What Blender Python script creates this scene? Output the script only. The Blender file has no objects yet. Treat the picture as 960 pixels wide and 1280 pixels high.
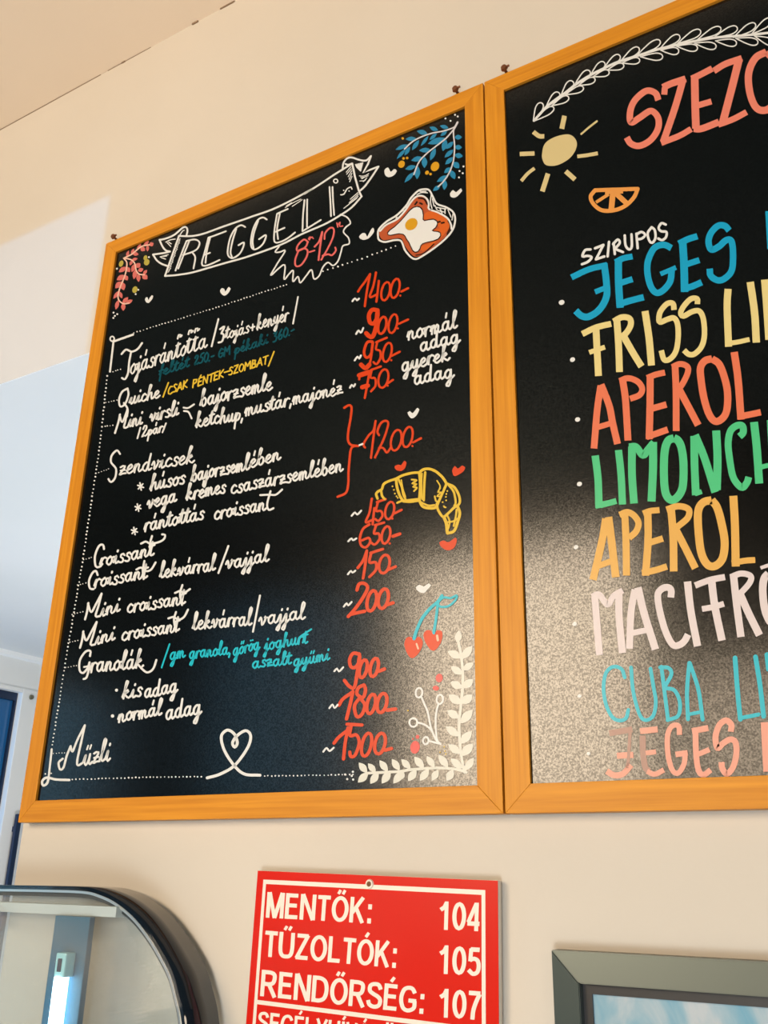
import bpy, bmesh, math, random
from mathutils import Vector, Matrix
from mathutils.geometry import tessellate_polygon
random.seed(7)
sc = bpy.context.scene
C = sc.collection

# ------------------------------------------------------------------ camera
# wall with the boards = plane y 0, camera on its -y side, metres, z up
CAM_POS = Vector((1.1613121, -0.96477351, 1.54995483))
CAM_R = ((0.86234827, 0.50601889, 0.01733047),      # right
         (-0.17094559, 0.32319978, -0.93076286),    # down
         (-0.4765848, 0.79967917, 0.36521247))      # forward
FOCAL = 1168.0924                                   # for a frame 960 wide
cam = bpy.data.cameras.new('camera')
camo = bpy.data.objects.new('camera', cam)
C.objects.link(camo)
r_, d_, f_ = (Vector(v) for v in CAM_R)
M = Matrix((r_, -d_, -f_)).transposed().to_4x4()
M.translation = CAM_POS
camo.matrix_world = M
cam.sensor_fit = 'HORIZONTAL'
cam.sensor_width = 36.0
cam.lens = 36.0 * FOCAL / 960.0
cam.clip_start = 0.02
sc.camera = camo

# ------------------------------------------------------------------ view, world, lights
sc.view_settings.view_transform = 'Standard'
sc.view_settings.look = 'None'
sc.view_settings.gamma = 1.0
sc.view_settings.use_curve_mapping = False
sc.view_settings.exposure = -0.2

w = bpy.data.worlds.new('sky'); sc.world = w
w.use_nodes = True
bg = w.node_tree.nodes['Background']
bg.inputs[0].default_value = (0.62, 0.80, 1.0, 1)
bg.inputs[1].default_value = 0.6


def area(name, loc, target, sx, sy, power, col, spread=180):
    l = bpy.data.lights.new(name, 'AREA')
    l.shape = 'RECTANGLE'; l.size = sx; l.size_y = sy
    l.energy = power; l.color = col; l.spread = math.radians(spread)
    o = bpy.data.objects.new(name, l); C.objects.link(o)
    o.location = loc
    o.rotation_euler = (Vector(target) - Vector(loc)).to_track_quat('-Z', 'Y').to_euler()
    return o


WARM = (1.0, 0.85, 0.70)
COOL = (0.62, 0.83, 1.0)
area('daylight_front_window', (-0.33, -2.72, 2.33), (-0.33, 0, 2.33), 1.06, 1.14, 84, (1.0, 0.79, 0.56))
area('added_highlight_lamp', (0.72, -2.72, 2.02), (0.72, 0, 2.02), 0.84, 0.62, 16, (1.0, 0.78, 0.55))  # added dim lamp, widens the highlight on the drinks board
area('added_blue_lamp', (-1.5, -2.72, 2.32), (-1.5, 0, 2.32), 1.0, 1.0, 2.7, (0.12, 0.60, 1.0))  # added blue lamp, tints the reflection low on the breakfast board
area('daylight_side_window', (-2.42, -1.75, 1.65), (0, -1.6, 1.6), 1.1, 1.4, 5.5, (0.22, 0.68, 1.0))
area('added_patch_lamp', (-1.9, -7.0, 0.02), (-1.0, 0, 2.6), 0.025, 0.025, 330, (0.0, 0.42, 1.0))  # added blue lamp, throws the cool patch left of the boards
area('added_low_fill', (1.45, -2.72, 0.75), (1.3, 0, 1.0), 0.95, 1.4, 92, (0.86, 0.95, 1.0))  # added fill lamp, brightens the lower wall
area('daylight_back_room', (-0.5, 1.1, 0.7), (-0.7, 0.9, 2.4), 0.9, 0.9, 26, (0.96, 0.98, 1.0))

# ------------------------------------------------------------------ materials
MATS = {}


def lin(c):
    return tuple((v / 255 / 12.92 if v / 255 <= 0.04045 else ((v / 255 + 0.055) / 1.055) ** 2.4) for v in c)


def mat(name, col, rough=0.6, metal=0.0, spec=0.5, emit=None, estr=0.0):
    if name in MATS:
        return MATS[name]
    m = bpy.data.materials.new(name); m.use_nodes = True
    b = m.node_tree.nodes['Principled BSDF']
    b.inputs['Base Color'].default_value = (*col, 1)
    b.inputs['Roughness'].default_value = rough
    b.inputs['Metallic'].default_value = metal
    b.inputs['Specular IOR Level'].default_value = spec
    if emit:
        b.inputs['Emission Color'].default_value = (*emit, 1)
        b.inputs['Emission Strength'].default_value = estr
    MATS[name] = m
    return m


def nodes(m):
    return m.node_tree.nodes, m.node_tree.links, m.node_tree.nodes['Principled BSDF']


def noise_col(m, c1, c2, scale, stretch=(1, 1, 1), lo=0.35, hi=0.65, detail=4, bump=0.0, bscale=None, bdist=0.001):
    N, L, b = nodes(m)
    tc = N.new('ShaderNodeTexCoord'); mp = N.new('ShaderNodeMapping')
    mp.inputs['Scale'].default_value = stretch
    nz = N.new('ShaderNodeTexNoise'); nz.inputs['Scale'].default_value = scale; nz.inputs['Detail'].default_value = detail
    cr = N.new('ShaderNodeValToRGB')
    cr.color_ramp.elements[0].position = lo; cr.color_ramp.elements[1].position = hi
    cr.color_ramp.elements[0].color = (*c1, 1); cr.color_ramp.elements[1].color = (*c2, 1)
    L.new(tc.outputs['Object'], mp.inputs[0]); L.new(mp.outputs[0], nz.inputs['Vector'])
    L.new(nz.outputs[0], cr.inputs[0]); L.new(cr.outputs[0], b.inputs['Base Color'])
    if bump:
        n2 = nz
        if bscale:
            n2 = N.new('ShaderNodeTexNoise'); n2.inputs['Scale'].default_value = bscale; n2.inputs['Detail'].default_value = 2
            L.new(tc.outputs['Object'], n2.inputs['Vector'])
        bp = N.new('ShaderNodeBump'); bp.inputs['Strength'].default_value = bump; bp.inputs['Distance'].default_value = bdist
        L.new(n2.outputs[0], bp.inputs['Height']); L.new(bp.outputs[0], b.inputs['Normal'])
    return m


WALL = noise_col(mat('cream_wall_paint', (0.8, 0.7, 0.6), 0.85, spec=0.2), (0.505, 0.457, 0.395), (0.525, 0.477, 0.415), 3.0, bump=0.08, bscale=180)
CEIL = noise_col(mat('cream_ceiling_paint', (0.8, 0.7, 0.6), 0.9, spec=0.2), (0.77, 0.65, 0.525), (0.80, 0.675, 0.545), 2.0, bump=0.05, bscale=150)
WHITE = noise_col(mat('white_paint', (0.8, 0.8, 0.8), 0.7, spec=0.3), (0.80, 0.82, 0.81), (0.83, 0.845, 0.84), 2.0, bump=0.03, bscale=120)
FLOOR = noise_col(mat('floor_tiles', (0.4, 0.33, 0.26), 0.4), (0.52, 0.44, 0.35), (0.60, 0.50, 0.40), 6.0)
DARKWALL = noise_col(mat('dark_brown_wall_paint', (0.07, 0.05, 0.04), 0.8, spec=0.2), (0.06, 0.045, 0.036), (0.075, 0.056, 0.045), 3.0)


def wood(name, stretch):
    m = mat(name, (0.5, 0.2, 0.02), 0.42, spec=0.22)
    noise_col(m, (0.42, 0.150, 0.007), (0.57, 0.235, 0.015), 14.0, stretch, 0.25, 0.75, 6, bump=0.06, bdist=0.0006)
    return m


WOOD_H = wood('orange_varnished_wood_across', (0.5, 16, 16))
WOOD_V = wood('orange_varnished_wood_upright', (16, 16, 0.5))

BOARD = mat('black_board_surface', (0.0015, 0.002, 0.002), 0.16, spec=0.46)
N_, L_, B_ = nodes(BOARD)
tc = N_.new('ShaderNodeTexCoord')
nz = N_.new('ShaderNodeTexNoise'); nz.inputs['Scale'].default_value = 520; nz.inputs['Detail'].default_value = 3
bp = N_.new('ShaderNodeBump'); bp.inputs['Strength'].default_value = 0.5; bp.inputs['Distance'].default_value = 0.00006
# flecks of the grainy coating: some grains shine more than others
fl = N_.new('ShaderNodeTexNoise'); fl.inputs['Scale'].default_value = 540; fl.inputs['Detail'].default_value = 2
fr_ = N_.new('ShaderNodeMapRange'); fr_.inputs[1].default_value = 0.36; fr_.inputs[2].default_value = 0.64; fr_.inputs[3].default_value = 0.30; fr_.inputs[4].default_value = 0.62
L_.new(tc.outputs['Object'], fl.inputs['Vector']); L_.new(fl.outputs[0], fr_.inputs[0]); L_.new(fr_.outputs[0], B_.inputs['Specular IOR Level'])
L_.new(tc.outputs['Object'], nz.inputs['Vector']); L_.new(nz.outputs[0], bp.inputs['Height']); L_.new(bp.outputs[0], B_.inputs['Normal'])


def paint(name, rgb, rough=0.30):
    return mat('paint_' + name, tuple(0.64 * v for v in lin(rgb)), rough, spec=0.22)


P_WHITE = paint('white', (242, 242, 240))
P_RED = paint('red_orange', (228, 70, 24))
P_TEAL = paint('turquoise', (34, 196, 216))
P_DTEAL = paint('faded_teal', (8, 84, 98))
P_YEL = paint('yellow', (236, 196, 60))
P_CORAL = paint('coral', (222, 116, 108))
P_PINK = paint('pink', (240, 96, 92))
P_BLUE = paint('leaf_blue', (45, 140, 185))
P_OLIVE = paint('olive_yellow', (190, 175, 75))
P_GOLD = paint('gold', (226, 166, 36))
P_BROWN = paint('toast_brown', (196, 92, 52))
P_ORANGE = paint('toast_orange', (226, 106, 40))
P_DARK = paint('dark_brown', (40, 18, 10))
P_SALMON = paint('salmon', (244, 140, 118))
P_CYAN = paint('sky_blue', (28, 170, 215))
P_CREAM = paint('cream_yellow', (242, 222, 150))
P_ORED = paint('orange_red', (242, 128, 92))
P_GREEN = paint('mint_green', (84, 208, 142))
P_OCHRE = paint('ochre', (240, 184, 92))
P_LILAC = paint('pale_lilac', (236, 222, 222))
P_DULL = paint('dull_mauve', (186, 146, 132))
P_PEACH = paint('peach_pink', (246, 170, 148))
P_SLICE = paint('orange_slice', (242, 164, 84))
P_SUN = paint('sun_cream', (226, 206, 150))

# ------------------------------------------------------------------ object helpers


def link(name, me, m=None, parent=None, label=None):
    o = bpy.data.objects.new(name, me); C.objects.link(o)
    if m is not None:
        for mm in (m if isinstance(m, (list, tuple)) else [m]):
            me.materials.append(mm)
    if parent is not None:
        o.parent = parent
        if parent.type == 'EMPTY':
            o.matrix_parent_inverse = Matrix.LocRotScale(parent.location, parent.rotation_euler, None).inverted()
    if label:
        o['label'] = label
    return o


def from_bm(name, bm, m=None, parent=None, label=None, smooth=False):
    me = bpy.data.meshes.new(name)
    bmesh.ops.recalc_face_normals(bm, faces=bm.faces[:])
    if smooth:
        for f in bm.faces:
            f.smooth = True
    bm.to_mesh(me); bm.free()
    return link(name, me, m, parent, label)


def thing(name, label, cat, loc, rot=(0, 0, 0), group=None):
    o = bpy.data.objects.new(name, None); C.objects.link(o)
    o.empty_display_size = 0.05
    o.location = loc; o.rotation_euler = rot
    o['label'] = label; o['category'] = cat
    if group:
        o['group'] = group
    return o


def struct(o):
    o['kind'] = 'structure'
    return o


def add_box(bm, x0, x1, y0, y1, z0, z1, bevel=0.0, seg=2):
    vs = [bm.verts.new(p) for p in ((x0, y0, z0), (x1, y0, z0), (x1, y1, z0), (x0, y1, z0), (x0, y0, z1), (x1, y0, z1), (x1, y1, z1), (x0, y1, z1))]
    fs = [bm.faces.new([vs[i] for i in q]) for q in ((0, 3, 2, 1), (4, 5, 6, 7), (0, 1, 5, 4), (1, 2, 6, 5), (2, 3, 7, 6), (3, 0, 4, 7))]
    if bevel:
        es = list({e for f in fs for e in f.edges})
        bmesh.ops.bevel(bm, geom=es, offset=bevel, segments=seg, affect='EDGES', profile=0.6)
    return vs


def box(name, x0, x1, y0, y1, z0, z1, m, parent=None, bevel=0.0, label=None):
    bm = bmesh.new(); add_box(bm, x0, x1, y0, y1, z0, z1, bevel)
    return from_bm(name, bm, m, parent, label)


def prism(bm, poly, axis, a, b, bevel=0.0):
    """poly: 2-D outline; axis 'y': poly is (x, z) extruded a..b in y; axis 'x': poly is (y, z)."""
    def P(u, v, t):
        return (u, t, v) if axis == 'y' else (t, u, v)
    A = [bm.verts.new(P(u, v, a)) for u, v in poly]
    B = [bm.verts.new(P(u, v, b)) for u, v in poly]
    n = len(poly)
    fs = [bm.faces.new(A), bm.faces.new(B[::-1])]
    for i in range(n):
        fs.append(bm.faces.new((A[i], A[(i + 1) % n], B[(i + 1) % n], B[i])))
    if bevel:
        es = list({e for f in fs for e in f.edges})
        bmesh.ops.bevel(bm, geom=es, offset=bevel, segments=2, affect='EDGES', profile=0.6)


def wall_with_holes(name, axis, pos, thick, u0, u1, z0, z1, holes, m):
    """Wall slab with rectangular openings. axis 'x': wall plane x=pos..pos+thick, u = y. axis 'y': plane y=pos.., u = x."""
    us = sorted({u0, u1, *[h[0] for h in holes], *[h[1] for h in holes]})
    zs = sorted({z0, z1, *[h[2] for h in holes], *[h[3] for h in holes]})
    bm = bmesh.new()
    for i in range(len(us) - 1):
        for j in range(len(zs) - 1):
            cu, cz = (us[i] + us[i + 1]) / 2, (zs[j] + zs[j + 1]) / 2
            if any(h[0] < cu < h[1] and h[2] < cz < h[3] for h in holes):
                continue
            if axis == 'x':
                add_box(bm, pos, pos + thick, us[i], us[i + 1], zs[j], zs[j + 1])
            else:
                add_box(bm, us[i], us[i + 1], pos, pos + thick, zs[j], zs[j + 1])
    bmesh.ops.remove_doubles(bm, verts=bm.verts[:], dist=1e-5)
    # drop inner faces shared by two cells
    seen = {}
    for f in bm.faces:
        k = tuple(sorted(v.index for v in f.verts)) if False else tuple(sorted((round(v.co.x, 4), round(v.co.y, 4), round(v.co.z, 4)) for v in f.verts))
        seen.setdefault(k, []).append(f)
    dead = [f for fs in seen.values() if len(fs) > 1 for f in fs]
    bmesh.ops.delete(bm, geom=dead, context='FACES')
    return struct(from_bm(name, bm, m))


# ------------------------------------------------------------------ the room
CEIL_Z = 3.10
LINTEL = 2.405
LEFT_X = -2.15
bm = bmesh.new()
prism(bm, [(-0.012, 0), (3.2, 0), (3.2, CEIL_Z), (LEFT_X, CEIL_Z), (LEFT_X, LINTEL + 0.0006), (-0.012, LINTEL + 0.0006)], 'y', 0.0, 0.12)
struct(from_bm('wall_back', bm, WALL))
SLATE = noise_col(mat('dark_slate_wall_paint', (0.05, 0.08, 0.09), 0.8, spec=0.2), (0.05, 0.075, 0.085), (0.06, 0.085, 0.095), 3.0)
wall_with_holes('wall_left', 'x', LEFT_X - 0.15, 0.15, -2.6, 0.0, 0, CEIL_Z + 0.1, [(-2.3, -1.2, 0.95, 2.35)], SLATE)
wall_with_holes('wall_left', 'x', LEFT_X - 0.15, 0.15, 0.0, 4.0, 0, CEIL_Z + 0.1, [(0.78, 1.85, 0.0, 2.268)], WHITE)
wall_with_holes('wall_front', 'y', -2.75, 0.15, LEFT_X - 0.15, 3.35, 0, CEIL_Z + 0.1,
                [(-0.87, 0.21, 1.76, 2.90), (-2.1, -0.727, 0.5, 1.738), (0.95, 1.95, 0.0, 1.5), (0.29, 1.15, 1.70, 2.34), (-2.02, -0.98, 1.80, 2.84)], DARKWALL)  # low opening is sized to shape the added cool patch
struct(box('lamp_backing_blue', -2.04, -0.96, -2.765, -2.745, 1.785, 2.86, WHITE))  # solid panel added behind the blue lamp, not a window
struct(box('lamp_backing_dim', 0.27, 1.17, -2.765, -2.745, 1.68, 2.36, WHITE))  # solid panel added behind the dim highlight lamp, not a window
struct(box('lamp_backing_low', 0.93, 1.97, -2.765, -2.745, 0.0, 1.52, WHITE))  # solid panel added behind the low fill lamp, not a door
struct(box('light_stop_panel', -0.89, 0.23, -2.765, -2.745, 1.745, 2.92, WHITE))  # solid panel added to stop stray light through this opening
struct(box('wall_right', 3.2, 3.35, -2.6, 4.0, 0, CEIL_Z + 0.1, DARKWALL))
struct(box('wall_rear', LEFT_X - 0.15, 3.35, 4.0, 4.15, 0, CEIL_Z + 0.1, WHITE))
struct(box('floor', LEFT_X - 0.15, 3.35, -2.75, 4.15, -0.1, 0.0, FLOOR))
struct(box('ceiling', LEFT_X, 3.2, -0.5, 0.12, CEIL_Z, CEIL_Z + 0.1, CEIL))
struct(box('ceiling', LEFT_X, 3.2, -2.6, -0.5, CEIL_Z, CEIL_Z + 0.1, SLATE))
bm = bmesh.new()
prism(bm, [(0.0008, LINTEL), (4.0, LINTEL), (4.0, LINTEL + 0.1), (0.12, LINTEL + 0.1), (0.12, LINTEL + 0.0006), (0.0008, LINTEL + 0.0006)], 'x', LEFT_X, -0.012)
add_box(bm, -0.012, 3.2, 0.12, 4.0, LINTEL, LINTEL + 0.1)
struct(from_bm('ceiling', bm, WHITE))
# hairline cracks and a thin dark line along the joint of wall and ceiling
bm = bmesh.new()
for xa, xb, t_ in ((-0.44, -0.12, 0.0006), (-0.10, 0.02, 0.0004), (0.13, 0.145, 0.0022), (0.20, 0.235, 0.0016), (-0.06, -0.05, 0.0015)):
    add_box(bm, xa, xb, -0.0006 - t_, 0.0002, CEIL_Z - 0.0006 - t_, CEIL_Z + 0.0002)
struct(from_bm('trim_2', bm, mat('crack_dark', (0.24, 0.16, 0.10), 0.9)))
# thin white cove where the far side wall meets the low ceiling
bm = bmesh.new()
prism(bm, [(LEFT_X, LINTEL), (LEFT_X, LINTEL - 0.022), (LEFT_X + 0.022, LINTEL - 0.016), (LEFT_X + 0.026, LINTEL)], 'y', 0.12, 4.0)
struct(from_bm('trim_1', bm, mat('bright_white_trim', (0.93, 0.95, 0.95), 0.6)))

# ------------------------------------------------------------------ glazed door in the far side wall
GLASSBLUE = mat('dark_blue_glass', (0.012, 0.10, 0.28), 0.06, spec=0.6)
noise_col(GLASSBLUE, (0.012, 0.11, 0.30), (0.03, 0.26, 0.55), 2.2, (1, 1, 1), 0.4, 0.62, 2)
NAVY = mat('navy_gasket', (0.008, 0.022, 0.06), 0.4)
dr = struct(thing('door_1', 'white glazed door with dark blue pane in the pale wall beyond the opening', 'door', (LEFT_X - 0.06, 1.25, 0)))
bm = bmesh.new()
dy0, dy1, dz1, st = 0.781, 1.849, 2.2679, 0.201
add_box(bm, LEFT_X - 0.07, LEFT_X + 0.008, dy1 - st, dy1, 0.01, dz1, 0.003)
add_box(bm, LEFT_X - 0.07, LEFT_X + 0.008, dy0, dy0 + 0.062, 0.01, dz1, 0.003)
add_box(bm, LEFT_X - 0.07, LEFT_X + 0.008, dy0 + 0.062, dy1 - st, dz1 - 0.018, dz1, 0.003)
add_box(bm, LEFT_X - 0.07, LEFT_X + 0.008, dy0 + 0.062, dy1 - st, 0.01, 0.25, 0.003)
struct(from_bm('door_frame', bm, WHITE, dr))
struct(box('door_pane', LEFT_X - 0.045, LEFT_X - 0.037, dy0 + 0.06, dy1 - st + 0.002, 0.24, dz1 - 0.016, GLASSBLUE, dr))
bm = bmesh.new()
for a in ((dy1 - st - 0.009, dy1 - st, 0.25, dz1 - 0.018), (dy0 + 0.062, dy1 - st - 0.009, dz1 - 0.050, dz1 - 0.018)):
    add_box(bm, LEFT_X - 0.037, LEFT_X - 0.022, *a)
struct(from_bm('door_gasket', bm, NAVY, dr))
bm = bmesh.new()
add_box(bm, LEFT_X + 0.018, LEFT_X + 0.034, 1.695, 1.719, 0.85, 1.768, 0.004)
add_box(bm, LEFT_X - 0.012, LEFT_X + 0.018, 1.699, 1.715, 1.70, 1.72)
add_box(bm, LEFT_X - 0.012, LEFT_X + 0.018, 1.699, 1.715, 0.90, 0.92)
struct(from_bm('door_handle', bm, NAVY, dr))
bm = bmesh.new()
bmesh.ops.create_cone(bm, cap_ends=True, segments=16, radius1=0.011, radius2=0.009, depth=0.012,
                      matrix=Matrix.Translation((LEFT_X + 0.010, 1.692, 2.238)) @ Matrix.Rotation(math.pi / 2, 4, 'Y'))
struct(from_bm('door_bolt_cap', bm, mat('dull_brass', (0.22, 0.2, 0.13), 0.5, 0.6), dr))

# windows of the main room (beside the camera)


def window(name, axis, pos, u0, u1, z0, z1, bars):
    bm = bmesh.new()
    w_ = 0.045

    def bx(a, b, c, d):
        if axis == 'x':
            add_box(bm, pos - 0.03, pos + 0.03, a, b, c, d, 0.004)
        else:
            add_box(bm, a, b, pos - 0.03, pos + 0.03, c, d, 0.004)
    bx(u0, u0 + w_, z0, z1); bx(u1 - w_, u1, z0, z1)
    bx(u0 + w_, u1 - w_, z0, z0 + w_); bx(u0 + w_, u1 - w_, z1 - w_, z1)
    for k in range(bars):
        u = u0 + (u1 - u0) * (k + 1) / (bars + 1)
        bx(u - 0.02, u + 0.02, z0 + w_, z1 - w_)
    return struct(from_bm(name, bm, WHITE))


window('window_1', 'x', LEFT_X - 0.075, -2.3, -1.2, 0.95, 2.35, 1)

# pendant lamp added out of view to fill the wall with light
t = thing('fill_pendant_lamp', 'added fill lamp shaped as a round white pendant near the right wall', 'lamp', (2.4, -1.7, CEIL_Z))
bm = bmesh.new()
bmesh.ops.create_uvsphere(bm, u_segments=32, v_segments=20, radius=0.17, matrix=Matrix.Translation((2.4, -1.7, 2.25)))
from_bm('lamp_globe', bm, mat('glowing_globe', (0.9, 0.85, 0.75), 0.4, emit=(1.0, 0.82, 0.62), estr=22.0), t, smooth=True)
bm = bmesh.new()
bmesh.ops.create_cone(bm, cap_ends=True, segments=24, radius1=0.06, radius2=0.045, depth=0.06, matrix=Matrix.Translation((2.4, -1.7, 2.445)))
from_bm('lamp_cap', bm, mat('dull_brass', (0.22, 0.2, 0.13), 0.5, 0.6), t)
bm = bmesh.new()
bmesh.ops.create_cone(bm, cap_ends=True, segments=10, radius1=0.004, radius2=0.004, depth=CEIL_Z - 2.47, matrix=Matrix.Translation((2.4, -1.7, (CEIL_Z + 2.47) / 2)))
from_bm('lamp_cord', bm, mat('black_cord', (0.02, 0.02, 0.02), 0.6), t)

# ------------------------------------------------------------------ drawing on the boards
PANEL_Y = -0.0160          # front face of the black panels
LIFT = [0.0003]            # paint thickness


def on_plane(px, py, y):
    """Where the sight line through a point of the 960x1280 photograph meets the plane y = const."""
    d = r_ * ((px - 480) / FOCAL) + d_ * ((py - 640) / FOCAL) + f_
    s = (y - CAM_POS.y) / d.y
    return CAM_POS + d * s


def frame(ox, oy, s):
    return lambda pts: [(ox + x / s, oy + y / s) for x, y in pts]


def spline(pts, closed=False, step=1.6):
    if len(pts) < 3 and not closed:
        return list(pts)
    n = len(pts)
    out = []
    rng = n if closed else n - 1
    for i in range(rng):
        p1, p2 = pts[i % n], pts[(i + 1) % n]
        p0 = pts[(i - 1) % n] if (closed or i > 0) else (2 * p1[0] - p2[0], 2 * p1[1] - p2[1])
        p3 = pts[(i + 2) % n] if (closed or i < n - 2) else (2 * p2[0] - p1[0], 2 * p2[1] - p1[1])
        k = max(1, min(10, int(math.hypot(p2[0] - p1[0], p2[1] - p1[1]) / step)))
        for j in range(k):
            t = j / k
            out.append(tuple(0.5 * (2 * p1[a] + (p2[a] - p0[a]) * t + (2 * p0[a] - 5 * p1[a] + 4 * p2[a] - p3[a]) * t * t + (3 * p1[a] - p0[a] - 3 * p2[a] + p3[a]) * t ** 3) for a in (0, 1)))
    if not closed:
        out.append(pts[-1])
    return out


class Ink:
    """Collects brush strokes and filled shapes traced on one flat surface; build() makes ONE mesh of them."""

    def __init__(self, y=PANEL_Y, lift=0.0003):
        self.bm = bmesh.new(); self.y = y; self.base = lift; self.lift = lift; self.n = 0

    def V(self, p, up=True):
        return self.bm.verts.new(on_plane(p[0], p[1], self.y - (self.lift if up else -0.0001)))

    def step(self):
        # every brush mark lies a hair above the one before
        self.n += 1; self.lift = self.base + (self.n % 40) * 2.5e-6

    def _poly(self, pts):
        self.step()
        a = sum(pts[i][0] * pts[(i + 1) % len(pts)][1] - pts[(i + 1) % len(pts)][0] * pts[i][1] for i in range(len(pts)))
        if a > 0:
            pts = pts[::-1]
        top = [self.V(p) for p in pts]; bot = [self.V(p, False) for p in pts]
        n = len(pts)
        for tri in tessellate_polygon([[Vector((p[0], p[1], 0.0)) for p in pts]]):
            t3 = [top[i] for i in tri]
            ar = sum(pts[tri[i]][0] * pts[tri[(i + 1) % 3]][1] - pts[tri[(i + 1) % 3]][0] * pts[tri[i]][1] for i in range(3))
            if abs(ar) > 1e-9:
                self.bm.faces.new(t3 if ar < 0 else t3[::-1])
        for i in range(n):
            self.bm.faces.new((top[i], bot[i], bot[(i + 1) % n], top[(i + 1) % n]))

    def fill(self, pts, smooth=True):
        self._poly(spline(pts, True, 2.0) if smooth else pts)
        return self

    def disc(self, x, y, rx, ry=None, rot=0.0, n=None):
        ry = ry or rx
        n = n or (8 if rx < 1.6 else 16)
        c, s = math.cos(rot), math.sin(rot)
        self._poly([(x + rx * math.cos(t) * c - ry * math.sin(t) * s, y + rx * math.cos(t) * s + ry * math.sin(t) * c) for t in (2 * math.pi * k / n for k in range(n))])
        return self

    def line(self, pts, w, closed=False, smooth=True, cap='round', taper=None):
        pts = spline(pts, closed) if smooth else list(pts)
        q = [pts[0]]
        for p in pts[1:]:
            if math.hypot(p[0] - q[-1][0], p[1] - q[-1][1]) > 0.25:
                q.append(p)
        if len(q) < 2:
            return self.disc(q[0][0], q[0][1], w / 2)
        self.step()
        n = len(q)
        L, R = [], []
        for i in range(n):
            if closed:
                a, b = q[i - 1], q[(i + 1) % n]
            else:
                a, b = q[max(0, i - 1)], q[min(n - 1, i + 1)]
            dx, dy = b[0] - a[0], b[1] - a[1]
            l = math.hypot(dx, dy) or 1
            h = w / 2
            if taper:
                h *= taper(i / (n - 1))
            L.append((q[i][0] + dy / l * h, q[i][1] - dx / l * h)); R.append((q[i][0] - dy / l * h, q[i][1] + dx / l * h))
        lt = [self.V(p) for p in L]; rt = [self.V(p) for p in R]
        lb = [self.V(p, False) for p in L]; rb = [self.V(p, False) for p in R]
        for i in range(n if closed else n - 1):
            j = (i + 1) % n
            for f in ((lt[i], rt[i], rt[j], lt[j]), (lt[i], lt[j], lb[j], lb[i]), (rt[j], rt[i], rb[i], rb[j])):
                self.bm.faces.new(f)
        if not closed and cap == 'round' and w > 1.2 and not taper:
            self.disc(*q[0], w / 2, n=10); self.disc(*q[-1], w / 2, n=10)
        elif not closed:
            self.bm.faces.new((lt[0], lb[0], rb[0], rt[0])); self.bm.faces.new((lt[-1], rt[-1], rb[-1], lb[-1]))
        return self

    def dots(self, pts, step, r):
        """A dotted row along a polyline."""
        acc = 0.0
        for a, b in zip(pts[:-1], pts[1:]):
            l = math.hypot(b[0] - a[0], b[1] - a[1])
            t = acc
            while t < l:
                jx, jy = random.uniform(-.3, .3), random.uniform(-.3, .3)
                self.disc(a[0] + (b[0] - a[0]) * t / l + jx, a[1] + (b[1] - a[1]) * t / l + jy, r * random.uniform(.8, 1.15))
                t += step * random.uniform(.9, 1.1)
            acc = t - l
        return self

    def leaf(self, base, tip, wid, bend=0.0):
        bx, by = base; tx, ty = tip
        dx, dy = tx - bx, ty - by
        prof = [(0, 0), (.2, .32), (.45, .5), (.7, .4), (.9, .16), (1, 0)]
        side = [(bx + dx * t - dy / math.hypot(dx, dy) * wid * h, by + dy * t + dx / math.hypot(dx, dy) * wid * h) for t, h in prof]
        back = [(bx + dx * t + dy / math.hypot(dx, dy) * wid * h, by + dy * t - dx / math.hypot(dx, dy) * wid * h) for t, h in prof[1:-1]][::-1]
        return self.fill(side + back, True)

    def leaf_loop(self, base, tip, wid, w):
        bx, by = base; tx, ty = tip
        dx, dy = tx - bx, ty - by
        l = math.hypot(dx, dy)
        prof = [(0, 0), (.35, .3), (.7, .5), (.93, .36), (1, 0)]
        A = [(bx + dx * t - dy / l * wid * h, by + dy * t + dx / l * wid * h) for t, h in prof]
        Bk = [(bx + dx * t + dy / l * wid * h, by + dy * t - dx / l * wid * h) for t, h in prof[:-1]][::-1]
        return self.line(A + Bk, w)

    def ring(self, x, y, rx, ry, rot, w):
        c, s = math.cos(rot), math.sin(rot)
        return self.line([(x + rx * math.cos(t) * c - ry * math.sin(t) * s, y + rx * math.cos(t) * s + ry * math.sin(t) * c) for t in (2 * math.pi * k / 14 for k in range(14))], w, closed=True)

    def build(self, name, m, parent, label=None):
        me = bpy.data.meshes.new(name)
        self.bm.to_mesh(me); self.bm.free()
        return link(name, me, m, parent, label)


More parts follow.
